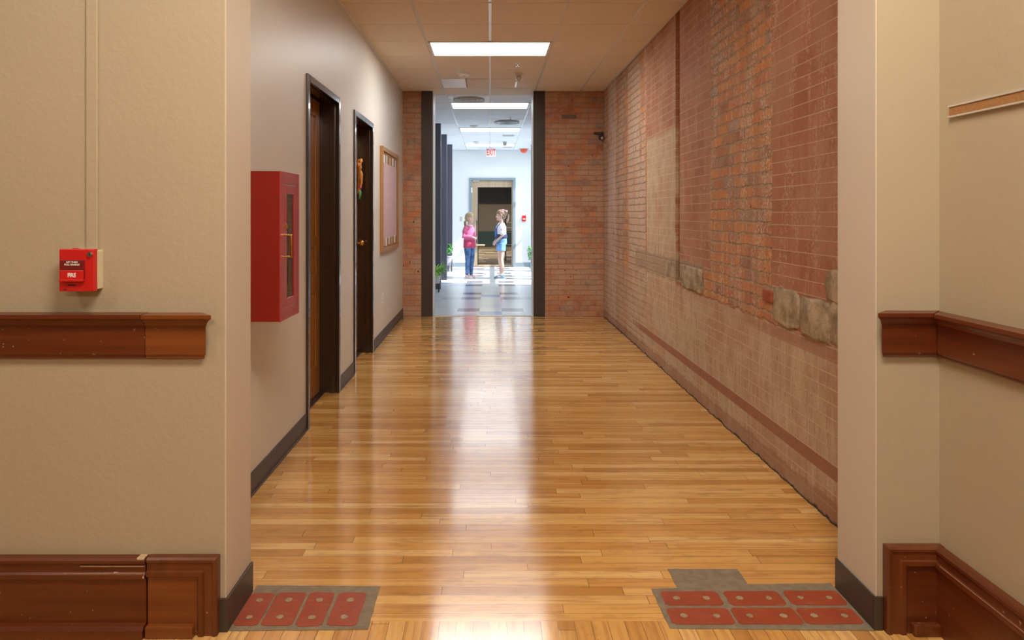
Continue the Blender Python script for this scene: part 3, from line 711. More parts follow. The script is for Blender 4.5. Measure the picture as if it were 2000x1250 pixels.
obj('raffia', bm, m_raf, t, smooth=True)
bm = bmesh.new(); ell(bm, (.02, -.02, -.075), (.014, .03, .018), 10, 8); ell(bm, (.02, .025, -.075), (.014, .03, .018), 10, 8); obj('bow', bm, m_pinkb, t, smooth=True)
bm = bmesh.new()
for k in range(12):
    a = rr.uniform(-1, 1); tube(bm, [(.012, a*.01, -.08), (.025, a*.04, -.12), (.02, a*.055, -.165-rr.random()*.03)], [.003, .009, .002], 6, flat=.4)
obj('leaves', bm, m_grn, t, smooth=True)

# bulletin board
t = thing('bulletin_board', 'oak framed bulletin board with pink paper on the left corridor wall past the doors', 'bulletin board', (XL, 7.40, 0))
Y1b = 1.28; zb0, zb1 = .965, 2.118
obj('frame', nb((0, .035, 0, .05, zb0, zb1), (0, .035, Y1b-.05, Y1b, zb0, zb1), (0, .0345, .05, Y1b-.05, zb0, zb0+.05), (0, .0345, .05, Y1b-.05, zb1-.05, zb1)), m_oak, t, bevel=.004)
obj('cork_panel', nb((.002, .02, .045, Y1b-.045, zb0+.045, zb1-.045)), m_cork, t)
obj('paper_backing', nb((.02, .022, .07, Y1b-.12, zb0+.15, zb1-.17)), m_paper, t)
for k, (yy, zz) in enumerate(((.16, zb1-.13), (.34, zb1-.125), (.58, zb1-.13), (.82, zb1-.12), (1.05, zb1-.13), (.14, zb0+.12), (.30, zb0+.11), (.52, zb0+.12), (.74, zb0+.115), (.98, zb0+.12))):
    obj('pinned_note', nb((.0225, .0245, yy-.055, yy+.055, zz-.045, zz+.045)), [m_white, M('silver_card', (.6, .6, .62), .3), M('tan_card', (.55, .35, .18), .6)][k % 3], t)
t = thing('wall_outlet', 'small white outlet plate low on the left corridor wall below the board', 'outlet', (XL, 7.58, .46))
obj('plate', nb((0, .007, -.038, .038, -.06, .06)), m_white, t, bevel=.002)
obj('socket', nb((.007, .009, -.018, .018, .008, .042), (.007, .009, -.018, .018, -.042, -.008)), m_cream, t)
# rubber baseboards of corridor
for (a, b) in ((YPB+.004, D1[0]), (D1[1], D2[0]), (D2[1], YE-.001)):
    struct(obj('baseboard_left', nb((XL, XL+.008, a, b, .004, .112), (XL, XL+.014, a, b, 0, .012)), m_rubber, bevel=.002))
struct(obj('baseboard_pier_left', nb((XPL+.004, XPL+.012, YP, YPB+.006, 0, .112), (XPL-.018, XPL+.012, YP-.008, YP, 0, .112)), m_rubber, bevel=.002))
struct(obj('baseboard_pier_right', nb((XQ-.012, XQ-.004, YQ, YQB+.006, 0, .112), (XQ-.012, XQ+.018, YQ-.008, YQ, 0, .112)), m_rubber, bevel=.002))

# security sensor at the brick corner
t = thing('wall_sensor', 'small dark camera on a bracket in the far brick corner', 'security camera', (1.49, YE, 2.44))
obj('bracket', nb((-.09, .03, -.05, 0, .015, .045)), m_dark, t, bevel=.004)
obj('arm', nb((-.015, .015, -.08, -.02, -.03, .03)), m_dark, t, bevel=.004)
bm = bmesh.new(); tube(bm, [(-.005, -.14, -.045), (0, -.05, -.03)], .034, 14); obj('housing', bm, m_black, t, smooth=True)
bm = bmesh.new(); disc(bm, (-.005, -.172, -.05), (0, -1, -.1), .02, .006, 16); obj('lens', bm, m_chrome, t)

# ------------------------------------------------------------------ fire extinguisher cabinet
cy0, cy1, cx1, cz0, cz1 = 3.16, 3.465, -.957, .894, 1.584
t = thing('extinguisher_cabinet', 'red metal fire extinguisher cabinet with narrow glass on the left corridor wall', 'fire cabinet', (XL, cy0, cz0))
W = cy1-cy0; Dp = cx1-XL; Hh = cz1-cz0; th = .006
obj('body', nb((0, Dp-.004, 0, th, 0, Hh), (0, Dp-.004, W-th, W, 0, Hh), (0, Dp-.004, th, W-th, 0, th), (0, Dp-.004, th, W-th, Hh-th, Hh), (0, th, th, W-th, th, Hh-th)), m_red, t, bevel=.0015)
obj('liner', nb((.007, .010, .008, W-.008, .008, Hh-.008), (.01, Dp-.014, W-.010, W-.007, .008, Hh-.008), (.01, Dp-.014, .007, .010, .008, Hh-.008)), m_white, t)
wy0, wy1, wz0, wz1 = .100, .226, .095, .59
def ringbox(bm, x0, x1, y0, y1, z0, z1, a0, a1, b0, b1):
    bx(bm, x0, x1, y0, a0, z0, z1); bx(bm, x0, x1, a1, y1, z0, z1); bx(bm, x0, x1, a0, a1, z0, b0); bx(bm, x0, x1, a0, a1, b1, z1)
bm = bmesh.new(); ringbox(bm, Dp-.006, Dp, -.002, W+.002, -.002, Hh+.002, .045, W-.028, .05, Hh-.055); o = obj('trim_flange', bm, m_reddoor, t, bevel=.002)
bm = bmesh.new(); ringbox(bm, Dp-.012, Dp-.001, .047, W-.030, .052, Hh-.057, wy0, wy1, wz0, wz1)
dl = obj('cabinet_door', bm, m_reddoor, t, bevel=.002)
obj('glass', nb((Dp-.009, Dp-.006, wy0, wy1, wz0, wz1)), glass('cabinet_glass', (.9, .95, 1), .25), dl)
bm = bmesh.new()
for zz in (.295, .395): tube(bm, [(Dp-.002, .062, zz), (Dp+.03, .066, zz)], .0045, 8)
tube(bm, [(Dp+.03, .066, .295), (Dp+.03, .066, .395)], .006, 8); obj('pull_handle', bm, m_brass, dl, smooth=True)
bm = bmesh.new(); disc(bm, (Dp, .076, .435), (1, 0, 0), .011, .008, 16); obj('lock', bm, m_brass, dl)
tx = text('lettering', 'FIRE EXTINGUISHER', .0125, (Dp+.0002, .076, .51), (0, 0, 0), M('red_decal', (.75, .02, .01), .4), dl, extrude=.0004)
tx.rotation_euler = Matrix(((0, 0, 1), (0, 1, 0), (-1, 0, 0))).to_euler(); tx.rotation_euler = Matrix(((0, 0, 1), (0, 1, 0), (-1, 0, 0))).to_euler()
for zz in (.12, .565): bm = bmesh.new(); disc(bm, (Dp-.016, 0, zz), (0, -1, 0), .0045, .003, 12); obj('screw', bm, m_brass, t)
t = thing('fire_extinguisher', 'steel fire extinguisher with black hose standing inside the red cabinet behind its glass', 'fire extinguisher', (XL+.11, cy0+.165, cz0+th))
bm = bmesh.new(); stack(bm, [(0, 0, 0, .085, .085), (0, 0, .45, .085, .085), (0, 0, .49, .075, .075), (0, 0, .52, .05, .05), (0, 0, .54, .02, .02), (0, 0, .56, .02, .02)], 32); obj('tank', bm, m_steel, t, smooth=True)
bm = bmesh.new()
for k in range(10):
    a = -.75+1.5*k/10; b_ = -.75+1.5*(k+1)/10; r_ = .0862
    v = [bm.verts.new((r_*math.cos(q_), r_*math.sin(q_), z_)) for q_, z_ in ((a, .17), (b_, .17), (b_, .34), (a, .34))]; bm.faces.new(v)
obj('label_sticker', bm, m_cream, t, smooth=True)
bm = nb((-.02, .07, -.012, .012, .56, .575), (-.02, .09, -.010, .010, .60, .612), (-.025, .0, -.014, .014, .55, .61)); obj('valve_lever', bm, m_black, t, bevel=.003)
bm = bmesh.new(); tube(bm, [(.02, -.01, .57), (.075, -.03, .60), (.098, -.035, .54), (.098, -.035, .35), (.096, -.035, .16)], [.009, .010, .010, .010, .014], 10); obj('hose', bm, m_black, t, smooth=True)

# ------------------------------------------------------------------ near pull station and raceway
t = thing('pull_station', 'red fire pull station box on the near left wall above the wooden chair rail', 'fire alarm', (-1.338, YP, 1.206))
obj('back_box', nb((-.050, .052, -.036, 0, -.064, .064)), m_cream, t, bevel=.002)
obj('housing', nb((-.060, .0535, -.058, -.036, -.069, .069)), m_red2, t, bevel=.003)
hp = obj('pull_handle', nb((-.053, .023, -.064, -.058, -.031, .033)), M('dark_red_handle', (.16, .012, .012), .35), t, bevel=.001)
obj('lower_grip', nb((-.053, .023, -.0655, -.058, -.034, .000), (-.053, .025, -.072, -.058, -.036, -.029)), m_red2, t, bevel=.0015)
obj('slot', nb((-.030, -.006, -.0595, -.0575, -.050, -.046)), m_black, t)
obj('plate_screw', nb((-.045, -.034, -.0592, -.0575, -.064, -.061)), m_dark, t)
text('lettering', 'LIFT THEN', .0078, (-.014, -.0648, .026), (PI/2, 0, 0), m_letter, t, extrude=.0003, bold=.0002)
text('lettering', 'PULL HANDLE', .0078, (-.014, -.0648, .0185), (PI/2, 0, 0), m_letter, t, extrude=.0003, bold=.0002)
text('lettering', 'FIRE', .0185, (-.014, -.0662, -.016), (PI/2, 0, 0), m_letter, t, extrude=.0003, bold=.0006, sx=.8)
bm = bmesh.new(); disc(bm, (.042, -.058, .052), (0, -1, 0), .0085, .006, 20); disc(bm, (.042, -.064, .052), (0, -1, 0), .006, .001, 16); lk = obj('key_lock', bm, m_chrome, t)
obj('keyhole', nb((.0412, .0428, -.0656, -.0648, .048, .056)), m_black, lk)
obj('top_tab', nb((-.018, -.004, -.055, -.044, .069, .0715)), m_red2, t)
o = obj('wall_raceway', nb((-1.342, -1.302, YP-.008, YP, 1.27, ENTRY_H)), m_entry, bevel=.008)
tag(o, 'painted cable raceway running up the near left wall from the pull station', 'raceway')
# tack strip on side wall
t = thing('tack_strip', 'aluminium edged cork tack strip high on the near right wall', 'tack strip', (XS, 2.25, 1.70))
obj('rail', nb((-.012, 0, -2.6, 0, 0, .006), (-.012, 0, -2.6, 0, .034, .040), (-.004, 0, -2.6, 0, .006, .034)), m_alum, t, bevel=.001)
obj('cork', nb((-.009, -.004, -2.598, -.002, .006, .034)), m_cork, t)
obj('end_stop', nb((-.0135, -.004, -.36, -.345, .028, .038)), m_chrome, t)

# ------------------------------------------------------------------ mahogany chair rails and baseboards
rail = [(0, .911), (.014, .911), (.019, .915), (.019, .921), (.024, .927), (.024, 1.020), (.028, 1.022), (.031, 1.030), (.040, 1.040), (.050, 1.046), (.054, 1.048), (.054, 1.060), (0, 1.062)]
def rail_obj(name, st, m):
    bm = bmesh.new(); sweep(bm, rail, st); return struct(obj(name, bm, m))
rail_obj('trim_chair_rail', [lambda d, z: (-4.2, YP-d, z), lambda d, z: (-1.137, YP-d, z)], m_mahog)
rail_obj('trim_chair_rail_block', [lambda d, z: (-1.135, YP-d*1.02, z-.001), lambda d, z: (-.960+d, YP-d*1.02, z-.001)], m_mahog2)
rail_obj('trim_chair_rail_right', [lambda d, z: (1.320-d, YQ-d, z+.004), lambda d, z: (XS-d, YQ-d, z+.004)], m_mahog)
rail_obj('trim_chair_rail_side', [lambda d, z: (XS-d, YQ-d-.002, z+.002), lambda d, z: (XS-d, -4.2, z+.002)], wood_mat('mahogany_stain_side', (.10, .02, .006), (.16, .038, .011), 'y', rough=.38, wear=.8))
m_putty = M('chipped_paint_edge', (.55, .40, .24), .8, var=.3, vscale=80)
mould = [(0, .0008), (0, .026), (.006, .032), (.014, .032), (.017, .027), (.042, .027), (.046, .033), (.060, .033), (.068, .0225), (.068, .0008)]
BH = .258
def panelbase(name, x0, x1, ytop, wy, side, m, zt):
    """side=+1: vertical return at x1; -1: return at x0"""
    xo, xi = (x1, x0) if side > 0 else (x0, x1); s = -side
    r = struct(obj(name, nb((min(x0, x1)+(.004 if side < 0 else 0), max(x0, x1)-(.004 if side > 0 else 0), wy-.022, wy, 0, zt-.003)), m, bevel=.001))
    bm = bmesh.new()
    sweep(bm, mould, [lambda u, d: (xi, wy-d, zt-u), lambda u, d: (xo+s*u, wy-d, zt-u), lambda u, d: (xo+s*u, wy-d, 0)])
    obj('panel_moulding', bm, m_mahogz, r)
    return r
r = panelbase('baseboard_block_left', -1.128, -.897, 0, YP, 1, m_mahog2, BH)
obj('shoe_moulding', nb((-1.128, -.972, YP-.046, YP-.02, 0, .040)), m_mahog2, r, bevel=.006)
bm = bmesh.new(); bp = [(0, 0), (.022, 0), (.022, .188), (.033, .192), (.033, .206), (.027, .212), (.027, .238), (.033, .243), (.033, .252), (.026, BH), (0, BH)]
sweep(bm, bp, [lambda d, z: (-4.2, YP-d, z-.002), lambda d, z: (-1.133, YP-d, z-.002)])
r = struct(obj('baseboard_entry_left', bm, m_mahog))
bm = bmesh.new(); sweep(bm, [(.02, 0), (.048, 0), (.048, .028), (.040, .040), (.02, .042)], [lambda d, z: (-4.2, YP-d, z), lambda d, z: (-1.133, YP-d, z)])
obj('shoe_moulding', bm, m_mahog, r)
bm = nb((-1.162, -1.136, YP-.030, YP-.0, .246, BH+.0005), (-1.142, -1.1335, YP-.034, YP, .19, .203)); obj('chipped_corner', bm, m_putty, r, bevel=.004)
bm = nb((-1.345, -1.136, YP-.0334, YP-.02, .2305, .2325), (-1.40, -1.14, YP-.0336, YP-.02, .2065, .208)); obj('worn_edge', bm, M('worn_wood_edge', (.34, .17, .085), .7, var=.3, vscale=70), r)
BR = .288
r = panelbase('baseboard_block_right', 1.312, XS, 0, YQ, -1, m_mahog, BR)
obj('shoe_moulding', nb((1.392, XS-.02, YQ-.046, YQ-.02, 0, .040)), m_mahogz, r, bevel=.006)
bm = bmesh.new(); bp2 = [(d, z if z < .15 else z+BR-BH) for d, z in bp]
sweep(bm, bp2, [lambda d, z: (XS-d, YQ-.02, z-.0015), lambda d, z: (XS-d, -4.2, z-.0015)])
r = struct(obj('baseboard_side', bm, wood_mat('mahogany_base_side', (.10, .018, .004), (.16, .034, .007), 'y', rough=.38, wear=.8)))
obj('worn_edge', nb((XS-.0336, XS-.02, -2, YQ-.05, .2355, .2372)), M('worn_edge_pale', (.30, .16, .10), .7, var=.3, vscale=70), r)

# ------------------------------------------------------------------ brick patches set in the floor
def poly_slab(pts, z0, z1, jitter=.0, seed=1, steps=1):
    rr = random.Random(seed); P = []
    for (a, b) in zip(pts, pts[1:]+pts[:1]):
        for k in range(steps):
            f = k/steps; P.append((a[0]+(b[0]-a[0])*f+rr.uniform(-jitter, jitter)*(k > 0), a[1]+(b[1]-a[1])*f+rr.uniform(-jitter, jitter)*(k > 0)))
    bm = bmesh.new(); lo = [bm.verts.new((x, y, z0)) for x, y in P]; hi = [bm.verts.new((x, y, z1)) for x, y in P]
    bm.faces.new(hi); bm.faces.new(lo[::-1])
    for i in range(len(P)): j = (i+1) % len(P); bm.faces.new((lo[i], lo[j], hi[j], hi[i]))
    return bm
def patch(label, outline, bricks, seed, plug_axis):
    t = thing('brick_floor_patch', label, 'floor patch', (0, 0, 0), 0, 'old brick patches in the wood floor')
    obj('mortar_bed', poly_slab(outline, -.01, .0025, .0015, seed, 8), m_mortar, t)
    for i, (x0, x1, y0, y1) in enumerate(bricks):
        c = .012
        o = obj('brick', poly_slab([(x0+c, y0), (x1-c, y0), (x1, y0+c), (x1, y1-c), (x1-c, y1), (x0+c, y1), (x0, y1-c), (x0, y0+c)], 0, .0042, .0016, seed*10+i, 4), m_rbrick, t)
        for f in (.24, .76):
            cx, cy = ((x0+x1)/2, y0+(y1-y0)*f) if plug_axis == 'y' else (x0+(x1-x0)*f, (y0+y1)/2)
            r = R.uniform(.011, .014); pts = [(cx+r*R.uniform(.8, 1.1)*math.cos(a), cy+r*R.uniform(.8, 1.1)*math.sin(a)) for a in [2*PI*k/14 for k in range(14)]]
            obj('mortar_plug', poly_slab(pts, .003, .0052), m_plug, o)
patch('grey mortar patch with four upright red bricks in the floor beside the left pier',
      [(XPL+.013, 2.30), (-.408, 2.308), (-.409, 2.575), (XPL+.013, 2.58)],
      [(-.868, -.783, 2.325, 2.525), (-.775, -.668, 2.325, 2.528), (-.657, -.566, 2.322, 2.53), (-.552, -.449, 2.325, 2.528)], 1, 'y')
patch('grey mortar patch with two rows of red bricks in the floor beside the right pier',
      [(.602, 2.314), (XQ-.013, 2.30), (XQ-.013, 2.595), (.966, 2.588), (.966, 2.70), (.694, 2.70), (.694, 2.562), (.596, 2.556)],
      [(.622, .830, 2.445, 2.537), (.852, 1.053, 2.445, 2.538), (1.072, 1.272, 2.447, 2.54), (.617, .832, 2.333, 2.430), (.842, 1.064, 2.333, 2.430), (1.070, 1.268, 2.334, 2.43)], 2, 'x')

# ------------------------------------------------------------------ plants
def pot(t, z0, h, r, m, name='pot'):
    bm = bmesh.new(); stack(bm, [(0, 0, z0, r*.72, r*.72), (0, 0, z0+h*.9, r*.97, r*.97), (0, 0, z0+h*.9, r*1.05, r*1.05), (0, 0, z0+h, r*1.05, r*1.05), (0, 0, z0+h, r*.92, r*.92), (0, 0, z0+h*.85, r*.9, r*.9)], 28); obj(name, bm, m, t, smooth=False)
    bm = bmesh.new(); stack(bm, [(0, 0, z0+h*.84, r*.88, r*.88), (0, 0, z0+h*.9, r*.88, r*.88)], 20); obj('soil', bm, M('potting_soil', (.05, .03, .02), .9), t)
def blade(bm, p0, dirx, diry, L, droop, wdt, up=.9, n=7):
    """arched strap leaf, slightly folded"""
    d = Vector((dirx, diry, 0)).normalized(); s = Vector((-d.y, d.x, 0)); prev = None
    for k in range(n+1):
        f = k/n; p = Vector(p0)+d*(L*f*(1-.15*f)*.62)+Vector((0, 0, L*(up*f-droop*f*f)))
        ww = wdt*math.sin(PI*min(1, .12+f*.88))**.6*(1-f*.2)*.5+.0006
        cur = [bm.verts.new(p-s*ww), bm.verts.new(p-Vector((0, 0, ww*.4))), bm.verts.new(p+s*ww)]
        if prev:
            bm.faces.new((prev[0], prev[1], cur[1], cur[0])); bm.faces.new((prev[1], prev[2], cur[2], cur[1]))
        prev = cur
m_leaf = M('spider_plant_green', (.30, .60, .10), .45, var=.25, vscale=12); m_leaf2 = M('bright_leaf_green', (.13, .42, .10), .45, var=.25, vscale=14)
t = thing('potted_spider_plant', 'spiky green spider plant in a white pot before the first dark hall column', 'potted plant', (-.955, 12.22, 0))
for sx in (-.05, .05):
    for sy in (-.05, .05): obj('stand_leg', nb((sx-.009, sx+.009, sy-.009, sy+.009, 0, .15)), m_dark, t)
obj('stand_top', nb((-.08, .08, -.08, .08, .145, .155)), m_dark, t)
pot(t, .155, .16, .09, M('speckled_ceramic', (.62, .62, .60), .4, var=.2, vscale=40))
bm = bmesh.new(); rr = random.Random(5)
for k in range(130):
    a = rr.uniform(0, 2*PI); blade(bm, (rr.uniform(-.03, .03), rr.uniform(-.03, .03), .29), math.cos(a), math.sin(a), rr.uniform(.26, .46), rr.uniform(.3, .95), rr.uniform(.012, .022), rr.uniform(.7, 1.1))
obj('foliage', bm, m_leaf, t, smooth=True)
def leafy(t, z, n, spread, H, seed, m):
    rr = random.Random(seed); bm = bmesh.new(); st = bmesh.new()
    for k in range(n):
        a = rr.uniform(0, 2*PI); r = spread*math.sqrt(rr.random()); hh = H*rr.uniform(.35, 1)
        tip = Vector((r*math.cos(a), r*math.sin(a), z+hh)); tube(st, [(0, 0, z), (tip.x*.4, tip.y*.4, z+hh*.6), tip], .0025, 5)
        for j in range(4):
            b = rr.uniform(0, 2*PI); blade(bm, tip-Vector((0, 0, .02*j)), math.cos(b), math.sin(b), rr.uniform(.06, .10), .7, rr.uniform(.035, .055), .4, 4)
    obj('stems', st, m, t); obj('foliage', bm, m, t, smooth=True)
t = thing('potted_plant', 'bushy light green plant in a grey pot between the left hall columns and far wall', 'potted plant', (-.98, 15.7, 0))
for sx in (-.07, .07):
    for sy in (-.07, .07): obj('stand_leg', nb((sx-.01, sx+.01, sy-.01, sy+.01, 0, .22)), m_alum, t)
pot(t, .21, .22, .13, M('grey_planter', (.36, .38, .42), .5)); leafy(t, .41, 60, .17, .30, 8, m_leaf2)
t = thing('potted_plant', 'leafy green plant in a teal pot at the right edge of the hall opening', 'potted plant', (.985, 15.2, 0))
pot(t, .02, .26, .10, M('teal_planter', (.25, .50, .45), .4)); leafy(t, .27, 50, .14, .42, 11, m_leaf2)
obj('saucer', nb((-.09, .09, -.09, .09, 0, .02)), m_white, t, bevel=.008)

# ------------------------------------------------------------------ the two children
def fin(bm, name, m, parent, voxel=.006, sm=2):
    bmesh.ops.recalc_face_normals(bm, faces=bm.faces[:])
    o = obj(name, bm, m, parent, smooth=True)
    md = o.modifiers.new('remesh', 'REMESH'); md.mode = 'VOXEL'; md.voxel_size = voxel; md.use_smooth_shade = True
    if sm: s_ = o.modifiers.new('smooth', 'SMOOTH'); s_.factor = .5; s_.iterations = sm
    return o
def hand(bm, wrist, direction, palm_n, side, curl=.5, s=.92):
    """wrist point, pointing direction, palm normal, side=+1/-1 thumb side"""
    d = Vector(direction).normalized(); nrm = Vector(palm_n); nrm = (nrm-d*nrm.dot(d)).normalized(); a = d.cross(nrm).normalized()*side
    W_ = Vector(wrist)
    tube(bm, [W_-d*.005, W_+d*.03*s, W_+d*.062*s], [.018*s, .023*s, .024*s], 12, flat=.62)
    for k, (off, L, r) in enumerate(((.026, .058, .0068), (.009, .066, .0072), (-.009, .061, .0068), (-.025, .048, .006))):
        b0 = W_+d*.066*s+a*off*s*.85; c = curl*(.8+.1*k); p = [b0]
        ang = 0
        for seg in (.45, .32, .23):
            ang += c*.9; p.append(p[-1]+(d*math.cos(ang)+nrm*math.sin(ang)+a*off*1.2)*L*seg*s)
        tube(bm, p, [r*s*1.1, r*s, r*s*.92, r*s*.8], 8)
    b0 = W_+d*.02*s+a*.020*s
    tube(bm, [b0, b0+(d*.6+a*.75+nrm*.3).normalized()*.026*s, b0+(d*.6+a*.75+nrm*.3).normalized()*.026*s+(d*.85+a*.2+nrm*.45).normalized()*.026*s], [.0095*s, .0085*s, .0068*s], 8)
def head_geo(bm, c, yaw=0.):
    """head facing -Y"""
    x, y, z = c
    ell(bm, (x, y+.012, z+.028), (.074, .088, .082), 24, 16)         # cranium
    ell(bm, (x, y-.020, z-.030), (.056, .062, .072), 20, 14)         # face/jaw
    ell(bm, (x, y-.062, z-.082), (.022, .018, .018), 12, 8)          # chin
    ell(bm, (x-.033, y-.055, z-.030), (.020, .018, .020), 10, 8); ell(bm, (x+.033, y-.055, z-.030), (.020, .018, .020), 10, 8)  # cheeks
    ell(bm, (x, y-.066, z+.022), (.045, .016, .018), 12, 8)          # brow
    tube(bm, [(x, y-.078, z+.012), (x, y-.092, z-.014), (x, y-.089, z-.026)], [.007, .0095, .010], 8)  # nose
    ell(bm, (x, y-.076, z-.050), (.019, .010, .008), 10, 8)          # lips
    for s_ in (-1, 1): ell(bm, (x+s_*.074, y+.006, z-.006), (.009, .018, .027), 10, 8)  # ears
def face_parts(t, body, c, skin_lip, iris):
    x, y, z = c
    for s_ in (-1, 1):
        bm = bmesh.new(); ell(bm, (x+s_*.028, y-.073, z+.002), (.011, .006, .0062), 12, 8); e = obj('eye', bm, m_white, body, smooth=True)
        bm = bmesh.new(); ell(bm, (x+s_*.028, y-.0775, z+.002), (.0048, .003, .0048), 10, 8); obj('iris', bm, iris, body, smooth=True)
        bm = bmesh.new(); tube(bm, [(x+s_*.014, y-.083, z+.020), (x+s_*.028, y-.083, z+.024), (x+s_*.042, y-.075, z+.019)], .0028, 6); obj('eyebrow', bm, iris, body, smooth=True)
    bm = bmesh.new(); ell(bm, (x, y-.084, z-.047), (.016, .006, .0035), 10, 6); ell(bm, (x, y-.084, z-.053), (.014, .006, .004), 10, 6); obj('lips', bm, skin_lip, body, smooth=True)
def skin_mat(name, c):
    q = N(name); q.set(Base_Color=q.mix(q.noise(q.pos(), 20, 3), c, tuple(min(1, v*1.1) for v in c)), Roughness=.5)
    q.b.inputs['Subsurface Weight'].default_value = .08; q.b.inputs['Subsurface Radius'].default_value = (.02, .01, .006); return q.m
m_skin = skin_mat('fair_skin', (.66, .42, .32)); m_lip = M('lips', (.5, .16, .15), .4); m_iris = M('brown_eyes_and_brows', (.09, .05, .03), .5)
def denim(name, c):
    q = N(name); p = q.pos(); n = q.noise(q.vscale(p, (90, 90, 30)), 1., 3); b = q.noise(p, 9, 3)
    q.set(Base_Color=q.mix(q.sm(b, .4, .65), c, tuple(min(1, v*2.2+.02) for v in c)), Roughness=.8, Normal=q.bump(n, .3, .003)); return q.m
def hair_mat(name, a, b):
    q = N(name); p = q.pos(); n = q.noise(q.vscale(p, (120, 120, 12)), 1., 3)
    q.set(Base_Color=q.mix(q.sm(n, .35, .65), a, b), Roughness=.45, Normal=q.bump(n, .5, .004)); return q.m
def shoe(t, x, y, rz, upper, sole, L=.215):
    c, s = math.cos(rz), math.sin(rz)
    def P(a, b, z): return (x+a*c-b*s, y+a*s+b*c, z)          # a sideways, b forward is -y
    bm = bmesh.new(); pr = []
    for z, k in ((0, .96), (.006, 1.), (.020, 1.)):
        pr.append([bm.verts.new(P((.034+.006*math.sin(th+PI))*k*math.cos(th), -.045-L/2*k*math.sin(th), z)) for th in [2*PI*i/24 for i in range(24)]])
    for r0, r1 in zip(pr, pr[1:]):
        for i in range(24): bm.faces.new((r0[i], r0[(i+1) % 24], r1[(i+1) % 24], r1[i]))
    bm.faces.new(pr[0][::-1]); bm.faces.new(pr[-1]); so = bm
    bm = bmesh.new()
    tube(bm, [P(0, -.135, .030), P(0, -.09, .036), P(0, -.04, .048), P(0, .025, .050)], [.024, .031, .034, .030], 14, flat=.9)
    tube(bm, [P(0, -.02, .045), P(0, .012, .085)], [.034, .033], 14)
    for v in bm.verts: v.co.z = max(v.co.z, .014)
    u = fin(bm, 'shoe', upper, t, .006, 1)
    obj('sole', so, sole, u, smooth=False, bevel=.002)
    bm = bmesh.new()
    for k in range(4):
        yy = -.075+k*.022; zz = .072+k*.007; tube(bm, [P(-.018, yy, zz-.002), P(0, yy-.004, zz+.004), P(.018, yy, zz-.002)], .003, 6)
    obj('laces', bm, m_white, u, smooth=True)

# --- child in the pink jumper
t = thing('person', 'child with blond ponytail in pink jumper and blue jeans, hands clasped, standing left', 'person', (-.44, 14.78, 0), math.radians(48))
t.scale = (.92, .95, 1)
HC = (0, -.015, 1.285)
bm = bmesh.new()
stack(bm, [(0, 0, .68, .10, .085), (0, 0, .74, .13, .10), (0, 0, .86, .112, .085), (0, -.005, .98, .125, .092), (0, 0, 1.07, .128, .085), (0, .005, 1.12, .075, .06), (0, .005, 1.15, .042, .044)], 28)
tube(bm, [(0, .008, 1.10), (0, -.002, 1.22)], [.044, .042], 14)
head_geo(bm, HC)
ELB = {-1: (-.185, .015, .90), 1: (.185, .015, .90)}; WR = {-1: (-.060, -.165, .885), 1: (.055, -.155, .865)}
for s_ in (-1, 1):
    tube(bm, [(s_*.125, .005, 1.085), ELB[s_], WR[s_]], [.036, .028, .020], 14)
    tube(bm, [(s_*.068, .0, .72), (s_*.070, -.01, .40), (s_*.066, .012, .09)], [.075, .046, .030], 16)
    ell(bm, (s_*.066, -.03, .05), (.028, .07, .03))
hand(bm, WR[-1], (.85, -.42, -.25), (.2, .5, -.6), 1, .55); hand(bm, WR[1], (-.85, -.45, -.1), (-.2, .6, .5), -1, .6)
body = fin(bm, 'body', m_skin, t, .005, 1); face_parts(t, body, HC, m_lip, m_iris)
def jumper_mat():
    q = N('pink_knit'); p = q.pos(); x, y, z = q.sep(p)
    nz = q.noise(p, 14, 3); rib = q.math('MULTIPLY', q.noise(q.vscale(p, (30, 30, 9)), 1., 4, .6), 3.)
    c = q.mix(nz, (.60, .10, .23), (.70, .17, .31)); c = q.mix(q.sm(q.math('ADD', z, q.math('MULTIPLY', nz, .05)), .84, .87), (.50, .055, .13), c)
    q.set(Base_Color=c, Roughness=.85, Normal=q.bump(q.math('ADD', rib, q.math('MULTIPLY', q.noise(p, 30, 3), 2.)), .4, .006)); return q.m
bm = bmesh.new()
stack(bm, [(0, 0, .655, .150, .115), (0, -.002, .665, .158, .124), (0, -.004, .74, .158, .125), (0, -.004, .86, .150, .120), (0, -.006, .98, .150, .116), (0, 0, 1.06, .148, .106), (0, .004, 1.11, .105, .078), (0, .004, 1.135, .066, .062)], 32)
for s_ in (-1, 1):
    e = Vector(ELB[s_]); wv = Vector(WR[s_]); m1 = e.lerp(wv, .5); 
    tube(bm, [(s_*.120, .004, 1.075), (s_*.158, .012, .99), e, m1, e.lerp(wv, .86)], [.054, .050, .049, .042, .032], 16)
jm = fin(bm, 'jumper', jumper_mat(), t, .007, 2)
bm = bmesh.new(); tube(bm, [(-.045, -.045, 1.135), (0, -.062, 1.125), (.045, -.045, 1.135), (.06, .005, 1.145), (.04, .055, 1.15), (-.04, .055, 1.15), (-.06, .005, 1.145), (-.045, -.045, 1.135)], .011, 8); obj('collar', bm, m_white, jm, smooth=True)
bm = bmesh.new(); stack(bm, [(0, 0, .66, .125, .105), (0, 0, .72, .135, .108), (0, 0, .78, .128, .10)], 28)
for s_ in (-1, 1): tube(bm, [(s_*.068, 0, .70), (s_*.071, -.008, .54), (s_*.071, -.014, .40), (s_*.068, .004, .24), (s_*.066, .012, .10)], [.082, .070, .056, .048, .042], 18)
fin(bm, 'jeans', denim('mid_blue_denim', (.035, .085, .19)), t, .006, 2)
m_ps = M('pale_pink_canvas', (.80, .62, .60), .7); shoe(t, -.070, .012, .15, m_ps, m_white); shoe(t, .070, .012, -.15, m_ps, m_white)
m_blond = hair_mat('blond_hair', (.30, .19, .09), (.62, .47, .28))
